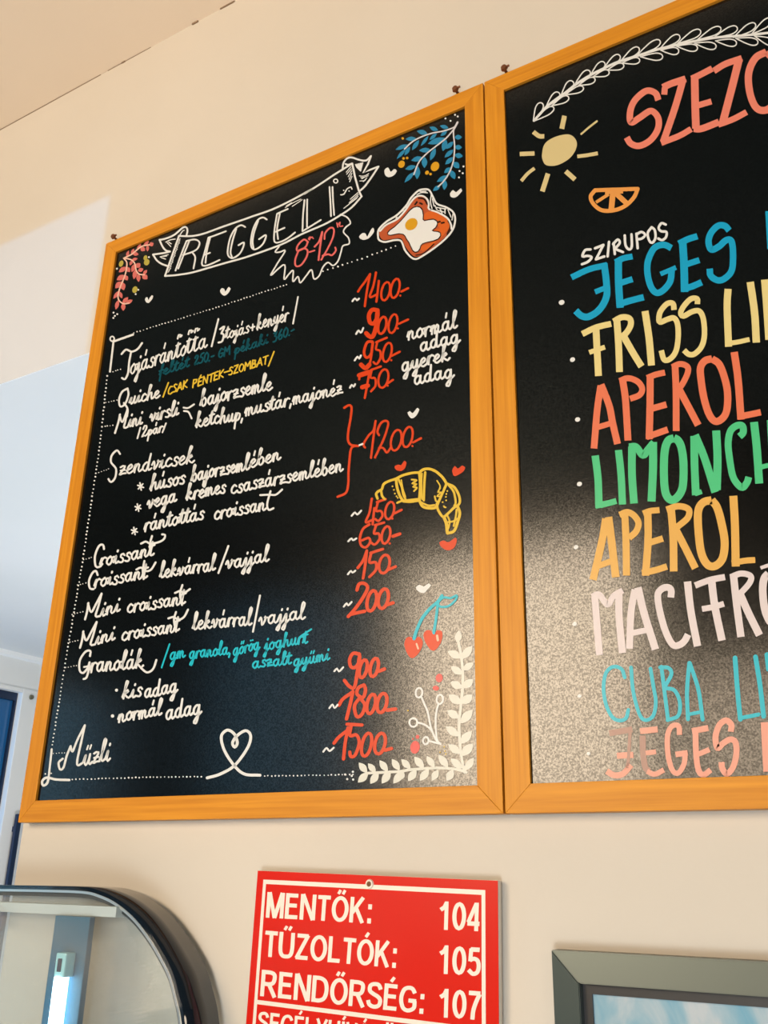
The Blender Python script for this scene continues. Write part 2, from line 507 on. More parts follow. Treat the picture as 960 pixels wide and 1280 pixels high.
# hand-lettering: strokes on a unit x-height, ascenders 2, descenders -1
G = {
    'a': (.95, [[(.6, .8), (.4, 1), (.12, .7), (.1, .25), (.3, 0), (.52, .25), (.63, .95)], [(.63, .95), (.6, .3), (.75, 0), (.95, .2)]]),
    'b': (.8, [[(0, .2), (.25, 1.2), (.42, 1.9), (.3, 2.05), (.2, 1.6), (.18, .4), (.35, 0), (.6, .2), (.62, .7), (.45, .95), (.22, .75)]]),
    'c': (.72, [[(.6, .8), (.4, 1), (.12, .6), (.15, .15), (.38, 0), (.72, .25)]]),
    'd': (.95, [[(.58, .8), (.38, 1), (.1, .65), (.1, .2), (.32, 0), (.52, .3), (.66, 1.9)], [(.66, 1.9), (.6, .3), (.72, 0), (.95, .2)]]),
    'e': (.74, [[(.02, .35), (.4, .55), (.55, .8), (.4, 1), (.15, .75), (.12, .25), (.35, 0), (.74, .25)]]),
    'f': (.55, [[(.1, .3), (.45, 1.6), (.5, 2), (.35, 1.9), (.28, 1), (.2, -.8)], [(.05, .9), (.5, .95)]]),
    'g': (.92, [[(.6, .8), (.4, 1), (.12, .7), (.1, .25), (.3, 0), (.52, .25), (.63, .95)], [(.63, .95), (.6, -.3), (.42, -.95), (.2, -.85), (.35, -.45), (.92, .2)]]),
    'h': (.88, [[(0, .2), (.3, 1.4), (.42, 1.9), (.28, 2), (.2, 1.5), (.12, 0)], [(.14, .4), (.35, .9), (.55, .9), (.55, .3), (.65, 0), (.88, .2)]]),
    'i': (.5, [[(.0, .2), (.22, .95), (.18, .3), (.28, 0), (.5, .2)], [(.3, 1.42), (.33, 1.56)]]),
    'j': (.52, [[(.0, .3), (.25, .95), (.22, -.3), (.08, -.95), (-.1, -.8), (.1, -.35), (.52, .2)], [(.32, 1.42), (.35, 1.56)]]),
    'k': (.85, [[(0, .2), (.3, 1.4), (.42, 1.9), (.28, 2), (.2, 1.5), (.12, 0)], [(.16, .4), (.45, .95), (.55, .75), (.22, .5), (.5, .1), (.65, 0), (.85, .2)]]),
    'l': (.54, [[(0, .2), (.35, 1.3), (.44, 1.9), (.3, 2.05), (.18, 1.5), (.16, .3), (.3, 0), (.54, .2)]]),
    'm': (1.08, [[(0, .4), (.15, .95), (.12, 0)], [(.13, .5), (.32, .95), (.42, .8), (.4, 0)], [(.41, .5), (.62, .95), (.74, .8), (.72, .2), (.84, 0), (1.08, .2)]]),
    'n': (.84, [[(0, .4), (.15, .95), (.12, 0)], [(.13, .5), (.36, .95), (.5, .8), (.48, .2), (.6, 0), (.84, .2)]]),
    'o': (.78, [[(.4, 1), (.12, .7), (.1, .25), (.32, 0), (.58, .3), (.58, .75), (.4, 1)], [(.4, 1), (.55, .82), (.78, .85)]]),
    'p': (.78, [[(.0, .3), (.2, 1.0), (.1, -.95)], [(.16, .4), (.36, .95), (.6, .8), (.56, .25), (.3, .02), (.14, .2)]]),
    'r': (.62, [[(.0, .3), (.16, .98), (.12, 0)], [(.13, .5), (.25, .85), (.45, 1.0), (.6, .88)]]),
    's': (.64, [[(.58, .8), (.44, 1.02), (.22, .92), (.2, .68), (.42, .48), (.52, .22), (.36, .0), (.08, .1)]]),
    't': (.58, [[(0, .2), (.32, 1.7), (.22, .3), (.35, 0), (.58, .2)], [(.02, 1.15), (.55, 1.25)]]),
    '#': (.66, [[(0, .2), (.3, 1.5), (.24, .3), (.36, 0), (.66, .2)], [(.06, 1.25), (.52, 1.32)], [(.12, 1.95), (.2, 2.3), (.4, 2.28), (.4, 2.0), (.58, 2.15)]]),
    'u': (.92, [[(0, .3), (.2, .95), (.15, .3), (.3, 0), (.5, .3), (.62, .95)], [(.62, .95), (.58, .25), (.7, 0), (.92, .2)]]),
    'v': (.8, [[(0, .55), (.15, .95), (.25, .6), (.3, 0), (.55, .5), (.6, 1.0), (.5, .85), (.8, .8)]]),
    'y': (.88, [[(0, .4), (.2, .95), (.15, .35), (.3, .05), (.5, .3), (.62, .95)], [(.62, .95), (.57, -.4), (.37, -.95), (.17, -.8), (.4, -.35), (.88, .2)]]),
    'z': (.72, [[(.08, .9), (.3, 1.0), (.55, .92), (.1, .05), (.35, .12), (.72, .1)], [(.15, .5), (.55, .52)]]),
    '0': (.95, [[(.45, 2), (.14, 1.5), (.1, .6), (.4, 0), (.74, .5), (.78, 1.5), (.45, 2)]]),
    '2': (.95, [[(.1, 1.4), (.3, 1.95), (.6, 1.85), (.6, 1.3), (.35, .7), (.05, 0), (.35, .2), (.6, .02), (.85, .3)]]),
    '3': (.85, [[(.1, 1.85), (.6, 2), (.3, 1.2)], [(.3, 1.2), (.62, .9), (.5, .1), (.05, .1)]]),
    '5': (.9, [[(.75, 2.05), (.3, 1.9), (.2, 1.2), (.55, 1.2), (.7, .7), (.5, .1), (.1, .05)]]),
    '6': (.9, [[(.6, 2), (.2, 1.2), (.1, .5), (.35, 0), (.7, .3), (.6, .95), (.2, .7)]]),
    '.': (.35, [[(.12, .02), (.16, .12)]]),
    '-': (.7, [[(.1, .8), (.6, .88)]]),
    '+': (.9, [[(.15, .65), (.7, .7)], [(.42, 1.1), (.42, .2)]]),
    ',': (.35, [[(.18, .15), (.08, -.35)]]),
    ' ': (.5, []),
    'A': (1.0, [[(0, 0), (.5, 2), (.85, 0)], [(.18, .7), (.72, .75)]]),
    'B': (.9, [[(.1, 0), (.15, 2), (.6, 1.8), (.55, 1.2), (.15, 1.05)], [(.15, 1.05), (.7, .8), (.65, .1), (.1, 0)]]),
    'C': (.85, [[(.7, 1.8), (.4, 2), (.1, 1.2), (.15, .3), (.45, 0), (.75, .2)]]),
    'E': (.8, [[(.65, 2), (.15, 1.95), (.1, 0), (.65, .05)], [(.12, 1.05), (.55, 1.05)]]),
    'G': (.95, [[(.75, 1.7), (.45, 2), (.12, 1.2), (.15, .3), (.45, 0), (.75, .4), (.78, .95), (.45, .9)]]),
    'K': (.9, [[(.12, 2), (.1, 0)], [(.7, 1.95), (.15, .95), (.75, 0)]]),
    'M': (1.15, [[(.08, 0), (.15, 2), (.5, .9), (.9, 2), (1.0, 0)]]),
    'N': (.95, [[(.08, 0), (.12, 2), (.7, 0), (.78, 2)]]),
    'O': (.95, [[(.45, 2), (.14, 1.5), (.1, .6), (.4, 0), (.74, .5), (.78, 1.5), (.45, 2)]]),
    'P': (.85, [[(.12, 0), (.15, 2), (.65, 1.8), (.6, 1.1), (.15, .9)]]),
    'S': (.8, [[(.65, 1.75), (.4, 2), (.15, 1.6), (.6, .7), (.45, .05), (.08, .2)]]),
    'T': (.8, [[(.38, 0), (.42, 2)], [(.02, 1.92), (.8, 2.02)]]),
    'Y': (.85, [[(.35, 0), (.4, 2)], [(.0, 1.9), (.8, 2.0)]]),
    'Z': (.85, [[(.1, 1.95), (.7, 2), (.08, .03), (.75, .08)]]),
}
ACC = {'\u00e1': ('a', 1), '\u00e9': ('e', 1), '\u00f3': ('o', 1), '\u00f6': ('o', 2), '\u0151': ('o', 3), '\u00fc': ('u', 2), '\u0171': ('u', 3), '\u00fa': ('u', 1), '\u00c9': ('E', 4)}
SHARP = set('AKMNZEPBYT')


def text(ink, s, p0, p1, xh, w, slant=0.0):
    """Hand-letters s from p0 to p1 (traced baseline), xh = x-height."""
    w *= 0.93
    tot = 0.0
    seq = []
    for ch in s:
        base, acc = ACC.get(ch, (ch, 0))
        adv, st = G[base]
        seq.append((tot, adv, st, acc, base))
        tot += adv
    ex = ((p1[0] - p0[0]) / tot, (p1[1] - p0[1]) / tot)
    mx, my = (p0[0] + p1[0]) / 2, (p0[1] + p1[1]) / 2
    ux, uy = 535.4 - mx, -2337.0 - my                 # the board's upright direction here
    l = math.hypot(ux, uy)
    ux, uy = ux / l * xh + slant * xh, uy / l * xh

    def T(off, q):
        return (p0[0] + ex[0] * (off + q[0]) + ux * q[1], p0[1] + ex[1] * (off + q[0]) + uy * q[1])
    for off, adv, st, acc, base in seq:
        jit = random.uniform(-.06, .06)
        for k in st:
            q = [T(off, (x, y + jit)) for x, y in k]
            if base in SHARP:
                for a, b in zip(q[:-1], q[1:]):
                    ink.line([a, b], w)
            else:
                ink.line(q, w)
        if acc == 1:
            ink.line([T(off, (.38, 1.45)), T(off, (.46, 1.95))], w * .9, smooth=False)
        elif acc == 2:
            ink.disc(*T(off, (.25, 1.5)), w * .55); ink.disc(*T(off, (.55, 1.5)), w * .55)
        elif acc == 3:
            for dx in (.22, .52):
                ink.line([T(off, (dx, 1.38)), T(off, (dx + .1, 1.72))], w * .8, smooth=False)
        elif acc == 4:
            ink.line([T(off, (.3, 2.25)), T(off, (.45, 2.6))], w * .9, smooth=False)
    return ink


# ------------------------------------------------------------------ the two framed boards
BZ0, BZ1 = 1.6154, 2.6154
RAIL = 0.0293


def make_board(label, x0, x1):
    t = thing('menu_board', label, 'menu board', ((x0 + x1) / 2, 0, BZ0), group=None)
    g = 0.0002
    quads = [([(x0, BZ1), (x1, BZ1), (x1 - RAIL, BZ1 - RAIL), (x0 + RAIL, BZ1 - RAIL)], WOOD_H),
             ([(x0, BZ0), (x0 + RAIL, BZ0 + RAIL), (x1 - RAIL, BZ0 + RAIL), (x1, BZ0)], WOOD_H),
             ([(x0, BZ0), (x0, BZ1), (x0 + RAIL, BZ1 - RAIL), (x0 + RAIL, BZ0 + RAIL)], WOOD_V),
             ([(x1, BZ0), (x1 - RAIL, BZ0 + RAIL), (x1 - RAIL, BZ1 - RAIL), (x1, BZ1)], WOOD_V)]
    for q, m in quads:
        cx = sum(p[0] for p in q) / 4; cz = sum(p[1] for p in q) / 4
        bm = bmesh.new()
        prism(bm, q, 'y', -0.02, 0.0, 0.0007)
        from_bm('frame_rail', bm, m, t)
    panel = box('panel', x0 + RAIL - 0.004, x1 - RAIL + 0.004, PANEL_Y, -0.004, BZ0 + RAIL - 0.004, BZ1 - RAIL + 0.004, BOARD, t, label='black writing surface')
    return t, panel


board1, pan1 = make_board('wood framed black menu board headed Reggeli with breakfast prices and a painted croissant', 0.0, 0.7498)
board2, pan2 = make_board('wood framed black drinks board with big coloured capitals and a painted sun', 0.7522, 1.502)
# ================================================================== first board: headline, corner sprays, toast
fA = frame(140, 290, 10.66); fB = frame(190, 260, 8); fC = frame(290, 220, 8); fD = frame(380, 180, 8)
fE = frame(330, 260, 8); fF = frame(480, 140, 8); fG = frame(460, 230, 8); fH = frame(430, 330, 7.11)
fI = frame(420, 490, 8); fJ = frame(460, 570, 6.857); fK = frame(430, 610, 7.53); fL = frame(490, 720, 8.727)
fM = frame(400, 800, 8); fN = frame(500, 780, 9.6); fO = frame(500, 870, 9.6); fP = frame(430, 920, 8.727)
z3 = frame(120, 380, 4); z4 = frame(340, 330, 3.692); z5 = frame(100, 530, 4); z6 = frame(320, 490, 3.4286)
z7 = frame(80, 660, 4); z8 = frame(300, 660, 3.2); z9 = frame(20, 820, 3); z2 = frame(340, 130, 3.4286); z1 = frame(120, 140, 4)

# coral spray
k = Ink(lift=0.0003)
for b, t, wd in (((190, 465), (90, 535), 62), ((190, 465), (238, 535), 62), ((170, 575), (62, 640), 70), ((165, 575), (208, 645), 62), ((125, 660), (45, 750), 75), ((125, 665), (158, 775), 80),
                 ((95, 785), (18, 890), 50), ((95, 790), (135, 885), 50), ((85, 905), (50, 1035), 55), ((140, 950), (215, 868), 55), ((150, 945), (150, 1050), 62), ((185, 950), (275, 905), 55),
                 ((265, 372), (342, 352), 42), ((270, 380), (238, 445), 42), ((310, 420), (262, 535), 60), ((320, 495), (290, 630), 62), ((350, 555), (355, 665), 58), ((405, 565), (470, 630), 75),
                 ((320, 475), (375, 415), 70), ((345, 520), (418, 490), 58), ((415, 565), (468, 505), 45), ((195, 330), (222, 248), 40), ((258, 300), (292, 222), 44), ((268, 285), (355, 298), 52),
                 ((335, 240), (385, 160), 44), ((380, 205), (440, 250), 66), ((420, 190), (490, 118), 44), ((475, 172), (472, 262), 40), ((495, 178), (555, 150), 60)):
    k.leaf(*fA([b, t]), wd / 10.66)
k.build('leaf_spray_drawing', P_CORAL, pan1, 'coral painted leaves in the corner')
k = Ink(lift=0.0005)
for s in ([(155, 350), (195, 400), (195, 470), (175, 570), (140, 660), (100, 760), (80, 850), (95, 915), (155, 955), (225, 948)],
          [(155, 350), (205, 355), (265, 375), (305, 425), (322, 510), (360, 560), (430, 570)], [(155, 350), (260, 298), (330, 240), (400, 190), (500, 170)]):
    k.line(fA(s), 1.7)
k.build('stem_drawing', paint('pale_coral', (250, 205, 185)), pan1, 'pale stems of the coral spray')
for x, y, a, b in ((122, 422, 28, 44), (445, 343, 25, 34), (462, 402, 36, 44), (305, 768, 34, 46)):
    Ink().disc(*fA([(x, y)])[0], a / 10.66, b / 10.66, 0.35).build('berry_drawing', P_OLIVE, pan1, 'olive yellow painted berry')
k = Ink()
for x, y in ((65, 488), (492, 335), (350, 770), (315, 828), (20, 1075), (70, 1095), (38, 1118), (18, 1145)):
    k.disc(*fA([(x, y)])[0], 1.2)
k.build('dot_drawing', P_WHITE, pan1)

# ribbon banner with the headline
k = Ink()
W = 2.2
k.line(fB([(270, 278), (130, 680)]), W, smooth=False)
k.line(fB([(130, 680), (250, 670), (400, 645), (560, 600), (750, 545), (960, 485)]) + fC([(480, 690), (700, 580)]) + fD([(210, 800), (370, 708), (480, 630), (575, 525)]), W)
k.line(fD([(575, 525), (548, 465), (510, 330), (482, 195)]), W + .2, smooth=False)
k.line(fB([(280, 280), (400, 280), (520, 255), (700, 190), (960, 100)]) + fC([(200, 405), (400, 335), (600, 240), (800, 130)]) + fD([(0, 500), (150, 408), (300, 308), (482, 195)]), W)
k.line(fB([(345, 275), (355, 225), (345, 195), (310, 195), (220, 270), (130, 308), (75, 318)]), W)
k.line(fB([(75, 318), (105, 385), (140, 425), (180, 435)]), W)
k.line(fB([(180, 435), (110, 452), (10, 465)]), W, smooth=False)
k.line(fB([(10, 465), (50, 525), (100, 560), (155, 580)]), W)
k.line(fB([(275, 278), (310, 225), (325, 222)]), 1.2)
for s in ([(135, 342), (185, 318), (235, 310)], [(150, 345), (190, 388)], [(165, 340), (195, 360)], [(78, 490), (165, 465)], [(90, 495), (138, 512)], [(110, 485), (150, 480)]):
    k.line(fB(s), 1.2)
for i in range(16):
    t = i / 15
    x, y = 262 - 110 * t + 8, 325 + 320 * t
    k.line(fB([(x - 2, y), (x + 14 + (i % 3) * 4, y - 22)]), 0.9)
k.line(fD([(385, 258), (395, 190), (430, 145), (480, 135), (550, 158), (620, 165), (670, 120)]), W)
k.line(fD([(670, 120), (640, 200), (590, 290), (660, 258), (745, 225)]), W, smooth=False)
k.line(fD([(745, 225), (680, 325), (610, 420), (560, 468)]), W)
k.line(fD([(482, 195), (440, 208), (415, 200)]), W)
for i in range(7):
    k.line(fD([(515 + i * 12, 205 - i * 3), (530 + i * 6, 235 + i * 6)]), 1.3)
for s in ([(550, 318), (600, 320), (650, 295)], [(565, 335), (600, 335)], [(575, 350), (610, 330), (645, 315)], [(555, 370), (600, 365), (630, 335)], [(590, 378), (620, 355)],
          [(540, 485), (460, 555)], [(545, 500), (450, 590)], [(545, 520), (430, 620)], [(530, 540), (395, 645)], [(470, 225), (420, 285)], [(475, 245), (425, 305)], [(478, 265), (440, 330)], [(480, 290), (450, 355)], [(482, 320), (455, 380)]):
    k.line(fD(s), 1.0)
for s in ([(530, 318), (610, 268), (690, 230)], [(600, 305), (660, 265), (705, 235)], [(540, 300), (600, 265)]):
    k.line(fC(s), 0.9)
k.build('banner_drawing', P_WHITE, pan1)
k = Ink(lift=0.0004)
for s in ([(345, 330), (290, 470), (235, 625)], [(372, 330), (262, 605)], [(350, 328), (430, 315), (475, 345), (455, 405), (400, 440), (310, 470)], [(400, 440), (432, 495), (415, 605)],
          [(565, 295), (530, 430), (498, 555), (530, 578), (600, 555), (675, 520)], [(565, 297), (640, 270), (740, 232)], [(580, 300), (548, 430), (535, 548)], [(525, 468), (580, 448)],
          [(932, 190), (890, 172), (835, 205), (785, 290), (760, 400), (760, 470), (800, 502), (860, 472), (900, 420), (920, 345), (865, 372)], [(842, 210), (805, 330), (785, 440), (800, 492)]):
    k.line(fB(s), 2.0)
for s in ([(348, 435), (310, 415), (258, 440), (212, 530), (190, 640), (195, 712), (230, 735), (290, 700), (325, 650), (338, 590), (270, 632)], [(262, 448), (225, 550), (206, 650), (215, 722)],
          [(450, 380), (425, 540), (425, 655), (480, 660), (560, 620), (630, 565)], [(450, 378), (500, 355), (558, 330)], [(478, 375), (452, 520), (460, 630)], [(430, 560), (525, 518)],
          [(725, 240), (710, 400), (705, 553)], [(705, 553), (790, 500), (888, 440)], [(752, 235), (750, 400), (750, 510)]):
    k.line(fC(s), 2.0)
for s in ([(255, 430), (265, 600), (270, 722)], [(285, 430), (290, 560), (302, 710)]):
    k.line(fD(s), 2.0)
k.ring(*fD([(317, 370)])[0], 2.6, 2.4, 0.3, 1.5)
k.line(fD([(368, 508), (400, 500), (430, 450), (470, 430), (480, 450)]), 1.5)
k.disc(*fD([(397, 463)])[0], 0.8); k.disc(*fD([(450, 470)])[0], 0.8)
k.build('headline_lettering', P_WHITE, pan1)
# jagged burst with the hours
k = Ink()
k.line(fE([(150, 385), (112, 440), (160, 440), (212, 428), (130, 560), (68, 672), (140, 610), (195, 568), (212, 590), (202, 712), (250, 660), (292, 625), (290, 735), (340, 685), (362, 748), (420, 680), (475, 618), (500, 708), (550, 680), (590, 590), (640, 545), (690, 575), (740, 530), (770, 440), (790, 378), (850, 358), (845, 300), (795, 240), (820, 190), (865, 150), (830, 92), (765, 65)]), 1.8)
k.build('burst_drawing', P_WHITE, pan1)
k = Ink()
for s, w_ in (([(440, 340), (400, 315), (340, 370), (328, 425), (365, 420), (415, 390), (438, 340)], 2.2), ([(345, 425), (312, 520), (320, 580), (370, 570), (425, 490), (435, 425), (400, 405), (345, 425)], 2.2), ([(455, 440), (505, 425)], 2),
              ([(505, 388), (550, 335), (582, 240)], 2.2), ([(582, 240), (562, 380), (545, 520)], 2.4), ([(605, 310), (612, 250), (660, 200), (698, 210), (690, 290), (640, 400), (572, 518)], 2.2), ([(585, 478), (640, 462), (680, 472), (718, 425), (712, 395)], 2.2),
              ([(445, 310), (462, 285), (455, 318)], 1.6), ([(458, 305), (480, 290), (492, 305)], 1.6), ([(728, 150), (738, 190)], 1.6), ([(735, 172), (762, 140), (755, 182), (788, 180)], 1.6)):
    k.line(fE(s), w_)
k.build('hours_lettering', paint('rose', (238, 112, 108)), pan1, 'rose red opening hours')

# blue leaf spray
k = Ink(lift=0.0003)
for b, t, wd in (((645, 160), (560, 138), 42), ((540, 185), (455, 150), 44), ((435, 215), (328, 190), 50), ((325, 265), (215, 272), 46), ((240, 325), (115, 378), 42), ((215, 370), (128, 470), 34), ((262, 345), (205, 435), 40), ((350, 280), (280, 382), 44),
                 ((445, 238), (368, 340), 32), ((530, 212), (455, 280), 36), ((630, 190), (565, 240), 36), ((615, 262), (438, 318), 62), ((622, 275), (588, 392), 56), ((470, 378), (350, 385), 50), ((515, 360), (462, 485), 48), ((390, 455), (272, 485), 54),
                 ((405, 448), (405, 560), 58), ((320, 540), (212, 572), 48), ((335, 540), (330, 672), 58), ((300, 600), (205, 705), 42), ((705, 252), (780, 252), 50), ((705, 350), (780, 355), 50), ((705, 430), (788, 442), 54), ((695, 500), (752, 562), 62),
                 ((668, 580), (708, 672), 56), ((612, 680), (602, 780), 50), ((562, 735), (490, 788), 44), ((645, 635), (528, 698), 50), ((668, 555), (602, 610), 46), ((692, 450), (612, 525), 46), ((695, 375), (606, 455), 46), ((695, 295), (618, 370), 46)):
    k.leaf(*fF([b, t]), wd / 8)
k.build('leaf_spray_drawing', P_BLUE, pan1, 'blue painted leaves in the corner')
k = Ink(lift=0.0005)
for s in ([(738, 100), (705, 150), (600, 188), (480, 212), (370, 250), (280, 300), (205, 370)], [(705, 165), (620, 262), (520, 342), (430, 412), (350, 500), (298, 625)], [(735, 100), (700, 170), (695, 230), (706, 340), (695, 480), (660, 590), (600, 688), (540, 748)]):
    k.line(fF(s), 1.7)
k.line(fF([(735, 105), (702, 165)]), 2.4)
k.build('stem_drawing', paint('pale_lilac_blue', (225, 222, 228)), pan1, 'pale stems of the blue spray')
for x, y, a, b in ((510, 545, 40, 50), (175, 522, 32, 38), (430, 606, 18, 22), (187, 264, 13, 13), (195, 464, 13, 13), (230, 460, 13, 13), (465, 621, 13, 13)):
    Ink().disc(*fF([(x, y)])[0], a / 8, b / 8, 0.5).build('berry_drawing', P_GOLD, pan1, 'golden painted berry')
k = Ink()
for x, y in ((795, 545), (755, 590), (788, 612), (750, 655), (615, 65), (665, 88), (710, 28), (737, 45)):
    k.disc(*fF([(x, y)])[0], 1.2)
k.build('dot_drawing', P_WHITE, pan1)

# fried egg on toast
crust = [(112, 505), (130, 450), (200, 395), (300, 345), (380, 262), (440, 175), (490, 130), (550, 128), (600, 170), (608, 250), (700, 285), (790, 340), (828, 420), (785, 515), (680, 612), (560, 702), (480, 728), (430, 700), (370, 620), (330, 545), (240, 550), (150, 560)]
Ink(lift=0.0002).fill(fG(crust)).build('toast_drawing', P_BROWN, pan1, 'brown painted toast')
k = Ink(lift=0.0003)
k.fill(fG([(575, 290), (640, 275), (720, 305), (790, 350), (818, 420), (770, 480), (700, 420), (690, 360), (560, 350)]))
k.fill(fG([(660, 465), (740, 440), (790, 450), (730, 540), (700, 530)]))
k.fill(fG([(530, 620), (600, 600), (680, 570), (640, 620), (545, 670)]))
k.build('toast_drawing', P_ORANGE, pan1, 'orange patches on the painted toast')
egg = [(200, 490), (225, 462), (270, 430), (330, 372), (380, 315), (420, 268), (455, 240), (490, 230), (520, 238), (540, 265), (548, 310), (546, 355), (562, 372), (610, 362), (655, 357), (685, 375), (690, 400), (675, 430), (650, 452), (636, 466), (655, 476), (695, 480), (720, 492), (722, 515), (700, 545), (650, 565), (590, 578), (545, 592), (525, 612), (515, 645), (498, 670), (472, 677), (450, 662), (430, 620), (412, 580), (390, 550), (372, 515), (355, 500), (310, 492), (265, 500), (225, 508), (205, 505)]
k = Ink(lift=0.00035)
k.line(fG(egg), 2.6, closed=True)
k.line(fG([(660, 600), (560, 690), (480, 712)]), 1.5); k.line(fG([(505, 140), (560, 150), (592, 200)]), 2.2); k.line(fG([(800, 370), (822, 420), (790, 500)]), 1.5)
for s in ([(520, 190), (540, 200)], [(735, 390), (760, 385)], [(470, 205), (490, 180)], [(640, 265), (625, 258)], [(690, 385), (720, 375)]):
    k.line(fG(s), 2.2)
k.build('shadow_line_drawing', P_DARK, pan1, 'dark outline of the egg')
Ink(lift=0.0006).fill(fG(egg), False).build('egg_white_drawing', P_WHITE, pan1, 'white painted egg')
Ink(lift=0.00075).disc(*fG([(433, 402)])[0], 8.6, 6.8, -0.75).build('egg_yolk_drawing', P_GOLD, pan1, 'golden painted yolk')
k = Ink(lift=0.0004)
k.line(fG([(100, 520), (108, 455), (180, 380), (290, 310), (380, 218), (430, 140), (500, 70), (560, 52), (612, 62), (650, 130), (690, 198), (780, 232), (850, 280), (872, 350), (850, 450), (780, 542), (660, 642), (540, 722), (480, 750), (430, 732), (370, 662), (330, 570), (260, 562), (170, 580), (112, 560)]), 2.3, closed=True)
k.line(fG([(120, 470), (180, 410), (290, 352), (370, 268), (430, 180), (480, 128), (540, 118), (590, 150), (608, 205), (610, 250), (700, 285), (790, 338), (828, 400), (835, 450)]), 2.2)
for s in ([(490, 105), (540, 85), (595, 88)], [(520, 75), (580, 72)], [(632, 110), (625, 180), (640, 245)], [(645, 150), (660, 220)], [(670, 215), (690, 260)], [(720, 245), (740, 290)], [(770, 245), (770, 295)], [(800, 260), (830, 330)], [(850, 300), (840, 360)],
          [(690, 235), (780, 250)], [(700, 265), (760, 280)], [(230, 355), (250, 335)], [(280, 345), (290, 330)], [(330, 280), (355, 262)], [(380, 235), (395, 225)]):
    k.line(fG(s), 1.3)
k.build('toast_outline_drawing', P_WHITE, pan1)

# small hearts
HEARTS = ((fA, P_WHITE, [(438, 897), (455, 868), (474, 872), (486, 908), (505, 874), (530, 842), (550, 850), (540, 885), (515, 920), (490, 947), (460, 940)]),
          (z1, P_WHITE, [(620, 893), (630, 880), (641, 884), (646, 899), (656, 884), (664, 874), (673, 883), (661, 906), (642, 919), (627, 909)]),
          (fD, P_WHITE, [(805, 260), (840, 235), (868, 278), (900, 250), (928, 268), (900, 312), (845, 332), (812, 310)]),
          (z2, P_WHITE, [(373, 570), (388, 553), (402, 556), (408, 569), (420, 546), (432, 530), (438, 546), (415, 575), (388, 582)]),
          (fF, P_WHITE, [(660, 815), (690, 780), (720, 802), (770, 762), (782, 785), (730, 845), (690, 857), (662, 840)]),
          (fI, P_WHITE, [(715, 205), (740, 190), (765, 212), (815, 158), (833, 175), (800, 240), (760, 264), (733, 245)]),
          (fI, P_RED, [(585, 745), (620, 725), (650, 732), (685, 685), (704, 702), (690, 760), (650, 790), (603, 780)]),
          (fJ, P_RED, [(722, 120), (745, 85), (770, 108), (810, 80), (832, 95), (815, 135), (745, 174), (727, 150)]),
          (fJ, P_RED, [(613, 740), (650, 725), (690, 738), (750, 700), (760, 730), (735, 790), (680, 808), (630, 780)]),
          (fL, P_WHITE, [(260, 125), (300, 95), (345, 115), (400, 80), (427, 100), (385, 150), (345, 187), (285, 165)]))
for fr, m, p in HEARTS:
    Ink().fill(fr(p)).build('heart_drawing', m, pan1, 'small red painted heart' if m is P_RED else 'small white painted heart')

# ================================================================== first board: the menu itself
k = Ink()
k.line(z3([(128, 250), (150, 228), (178, 238), (208, 225), (230, 195)]), 2.4)
k.line(z3([(176, 238), (166, 290), (160, 345), (145, 376), (130, 370)]), 2.4)
text(k, 'oj\u00e1sr\u00e1n#o', *z3([(168, 353), (452, 250)]), 12.5, 2.2)
text(k, '##a', *z3([(446, 250), (555, 212)]), 12.5, 2.2)
k.line(z3([(612, 75), (578, 212)]), 2.2)
text(k, '3', *z3([(610, 197), (645, 184)]), 9.5, 2.5)
text(k, 'toj\u00e1s+', *z3([(645, 175), (798, 135)]), 8.6, 2.0)
text(k, 'keny\u00e9r', *z3([(803, 130), (962, 80)]), 10, 2.1)
k.line(z4([(120, 152), (97, 275)]), 2.0)
k.build('menu_line', P_WHITE, pan1)
k = Ink()
text(k, 'felt\u00e9t', *z3([(312, 362), (465, 312)]), 7.5, 2.2)
text(k, '250.-', *z3([(490, 305), (590, 278)]), 6, 2.2)
text(k, 'GM', *z3([(610, 272), (672, 250)]), 5.5, 2.2)
text(k, 'p\u00e9kaki', *z3([(692, 250), (860, 196)]), 7, 2.2)
text(k, '360.-', (341, 428), (368, 417), 6, 2.2)
k.build('menu_line', P_DTEAL, pan1, 'faded teal note')
k = Ink()
k.line(z3([(362, 393), (335, 465)]), 1.8)
text(k, 'CSAK', *z3([(358, 455), (458, 415)]), 4.9, 1.9)
text(k, 'P\u00c9NTEK', *z3([(480, 420), (640, 365)]), 4.9, 1.9)
k.line(z3([(642, 342), (668, 334)]), 1.8)
text(k, 'SZOMBAT', *z3([(662, 358), (858, 297)]), 4.9, 1.9)
k.line(z3([(890, 238), (862, 310)]), 1.8)
k.build('menu_line', P_YEL, pan1, 'yellow note in small capitals')
k = Ink()
k.line(z3([(158, 422), (130, 440), (115, 480), (122, 512), (145, 500), (162, 455), (158, 422)]), 2.4)
k.line(z3([(140, 495), (158, 525), (155, 562)]), 2.4)
text(k, 'uiche', *z3([(165, 505), (318, 465)]), 9.5, 2.4)
k.build('menu_line', P_WHITE, pan1)
k = Ink()
k.line(z3([(95, 645), (112, 590), (120, 552)]), 2.4); k.line(z3([(118, 555), (132, 590), (158, 525)]), 2.2); k.line(z3([(156, 528), (148, 580), (140, 618), (158, 615)]), 2.4)
text(k, 'ini', *z3([(160, 617), (230, 603)]), 10, 2.4)
text(k, 'virsli', *z3([(268, 590), (412, 553)]), 10, 2.4)
k.line(z3([(222, 618), (207, 672)]), 2.0); text(k, '2p\u00e1r', *z3([(228, 664), (332, 638)]), 7, 2.2); k.line(z3([(350, 596), (332, 642)]), 2.0)
k.line(z3([(438, 518), (460, 520), (490, 502)]), 2.2); k.line(z3([(440, 535), (462, 540), (478, 572)]), 2.2)
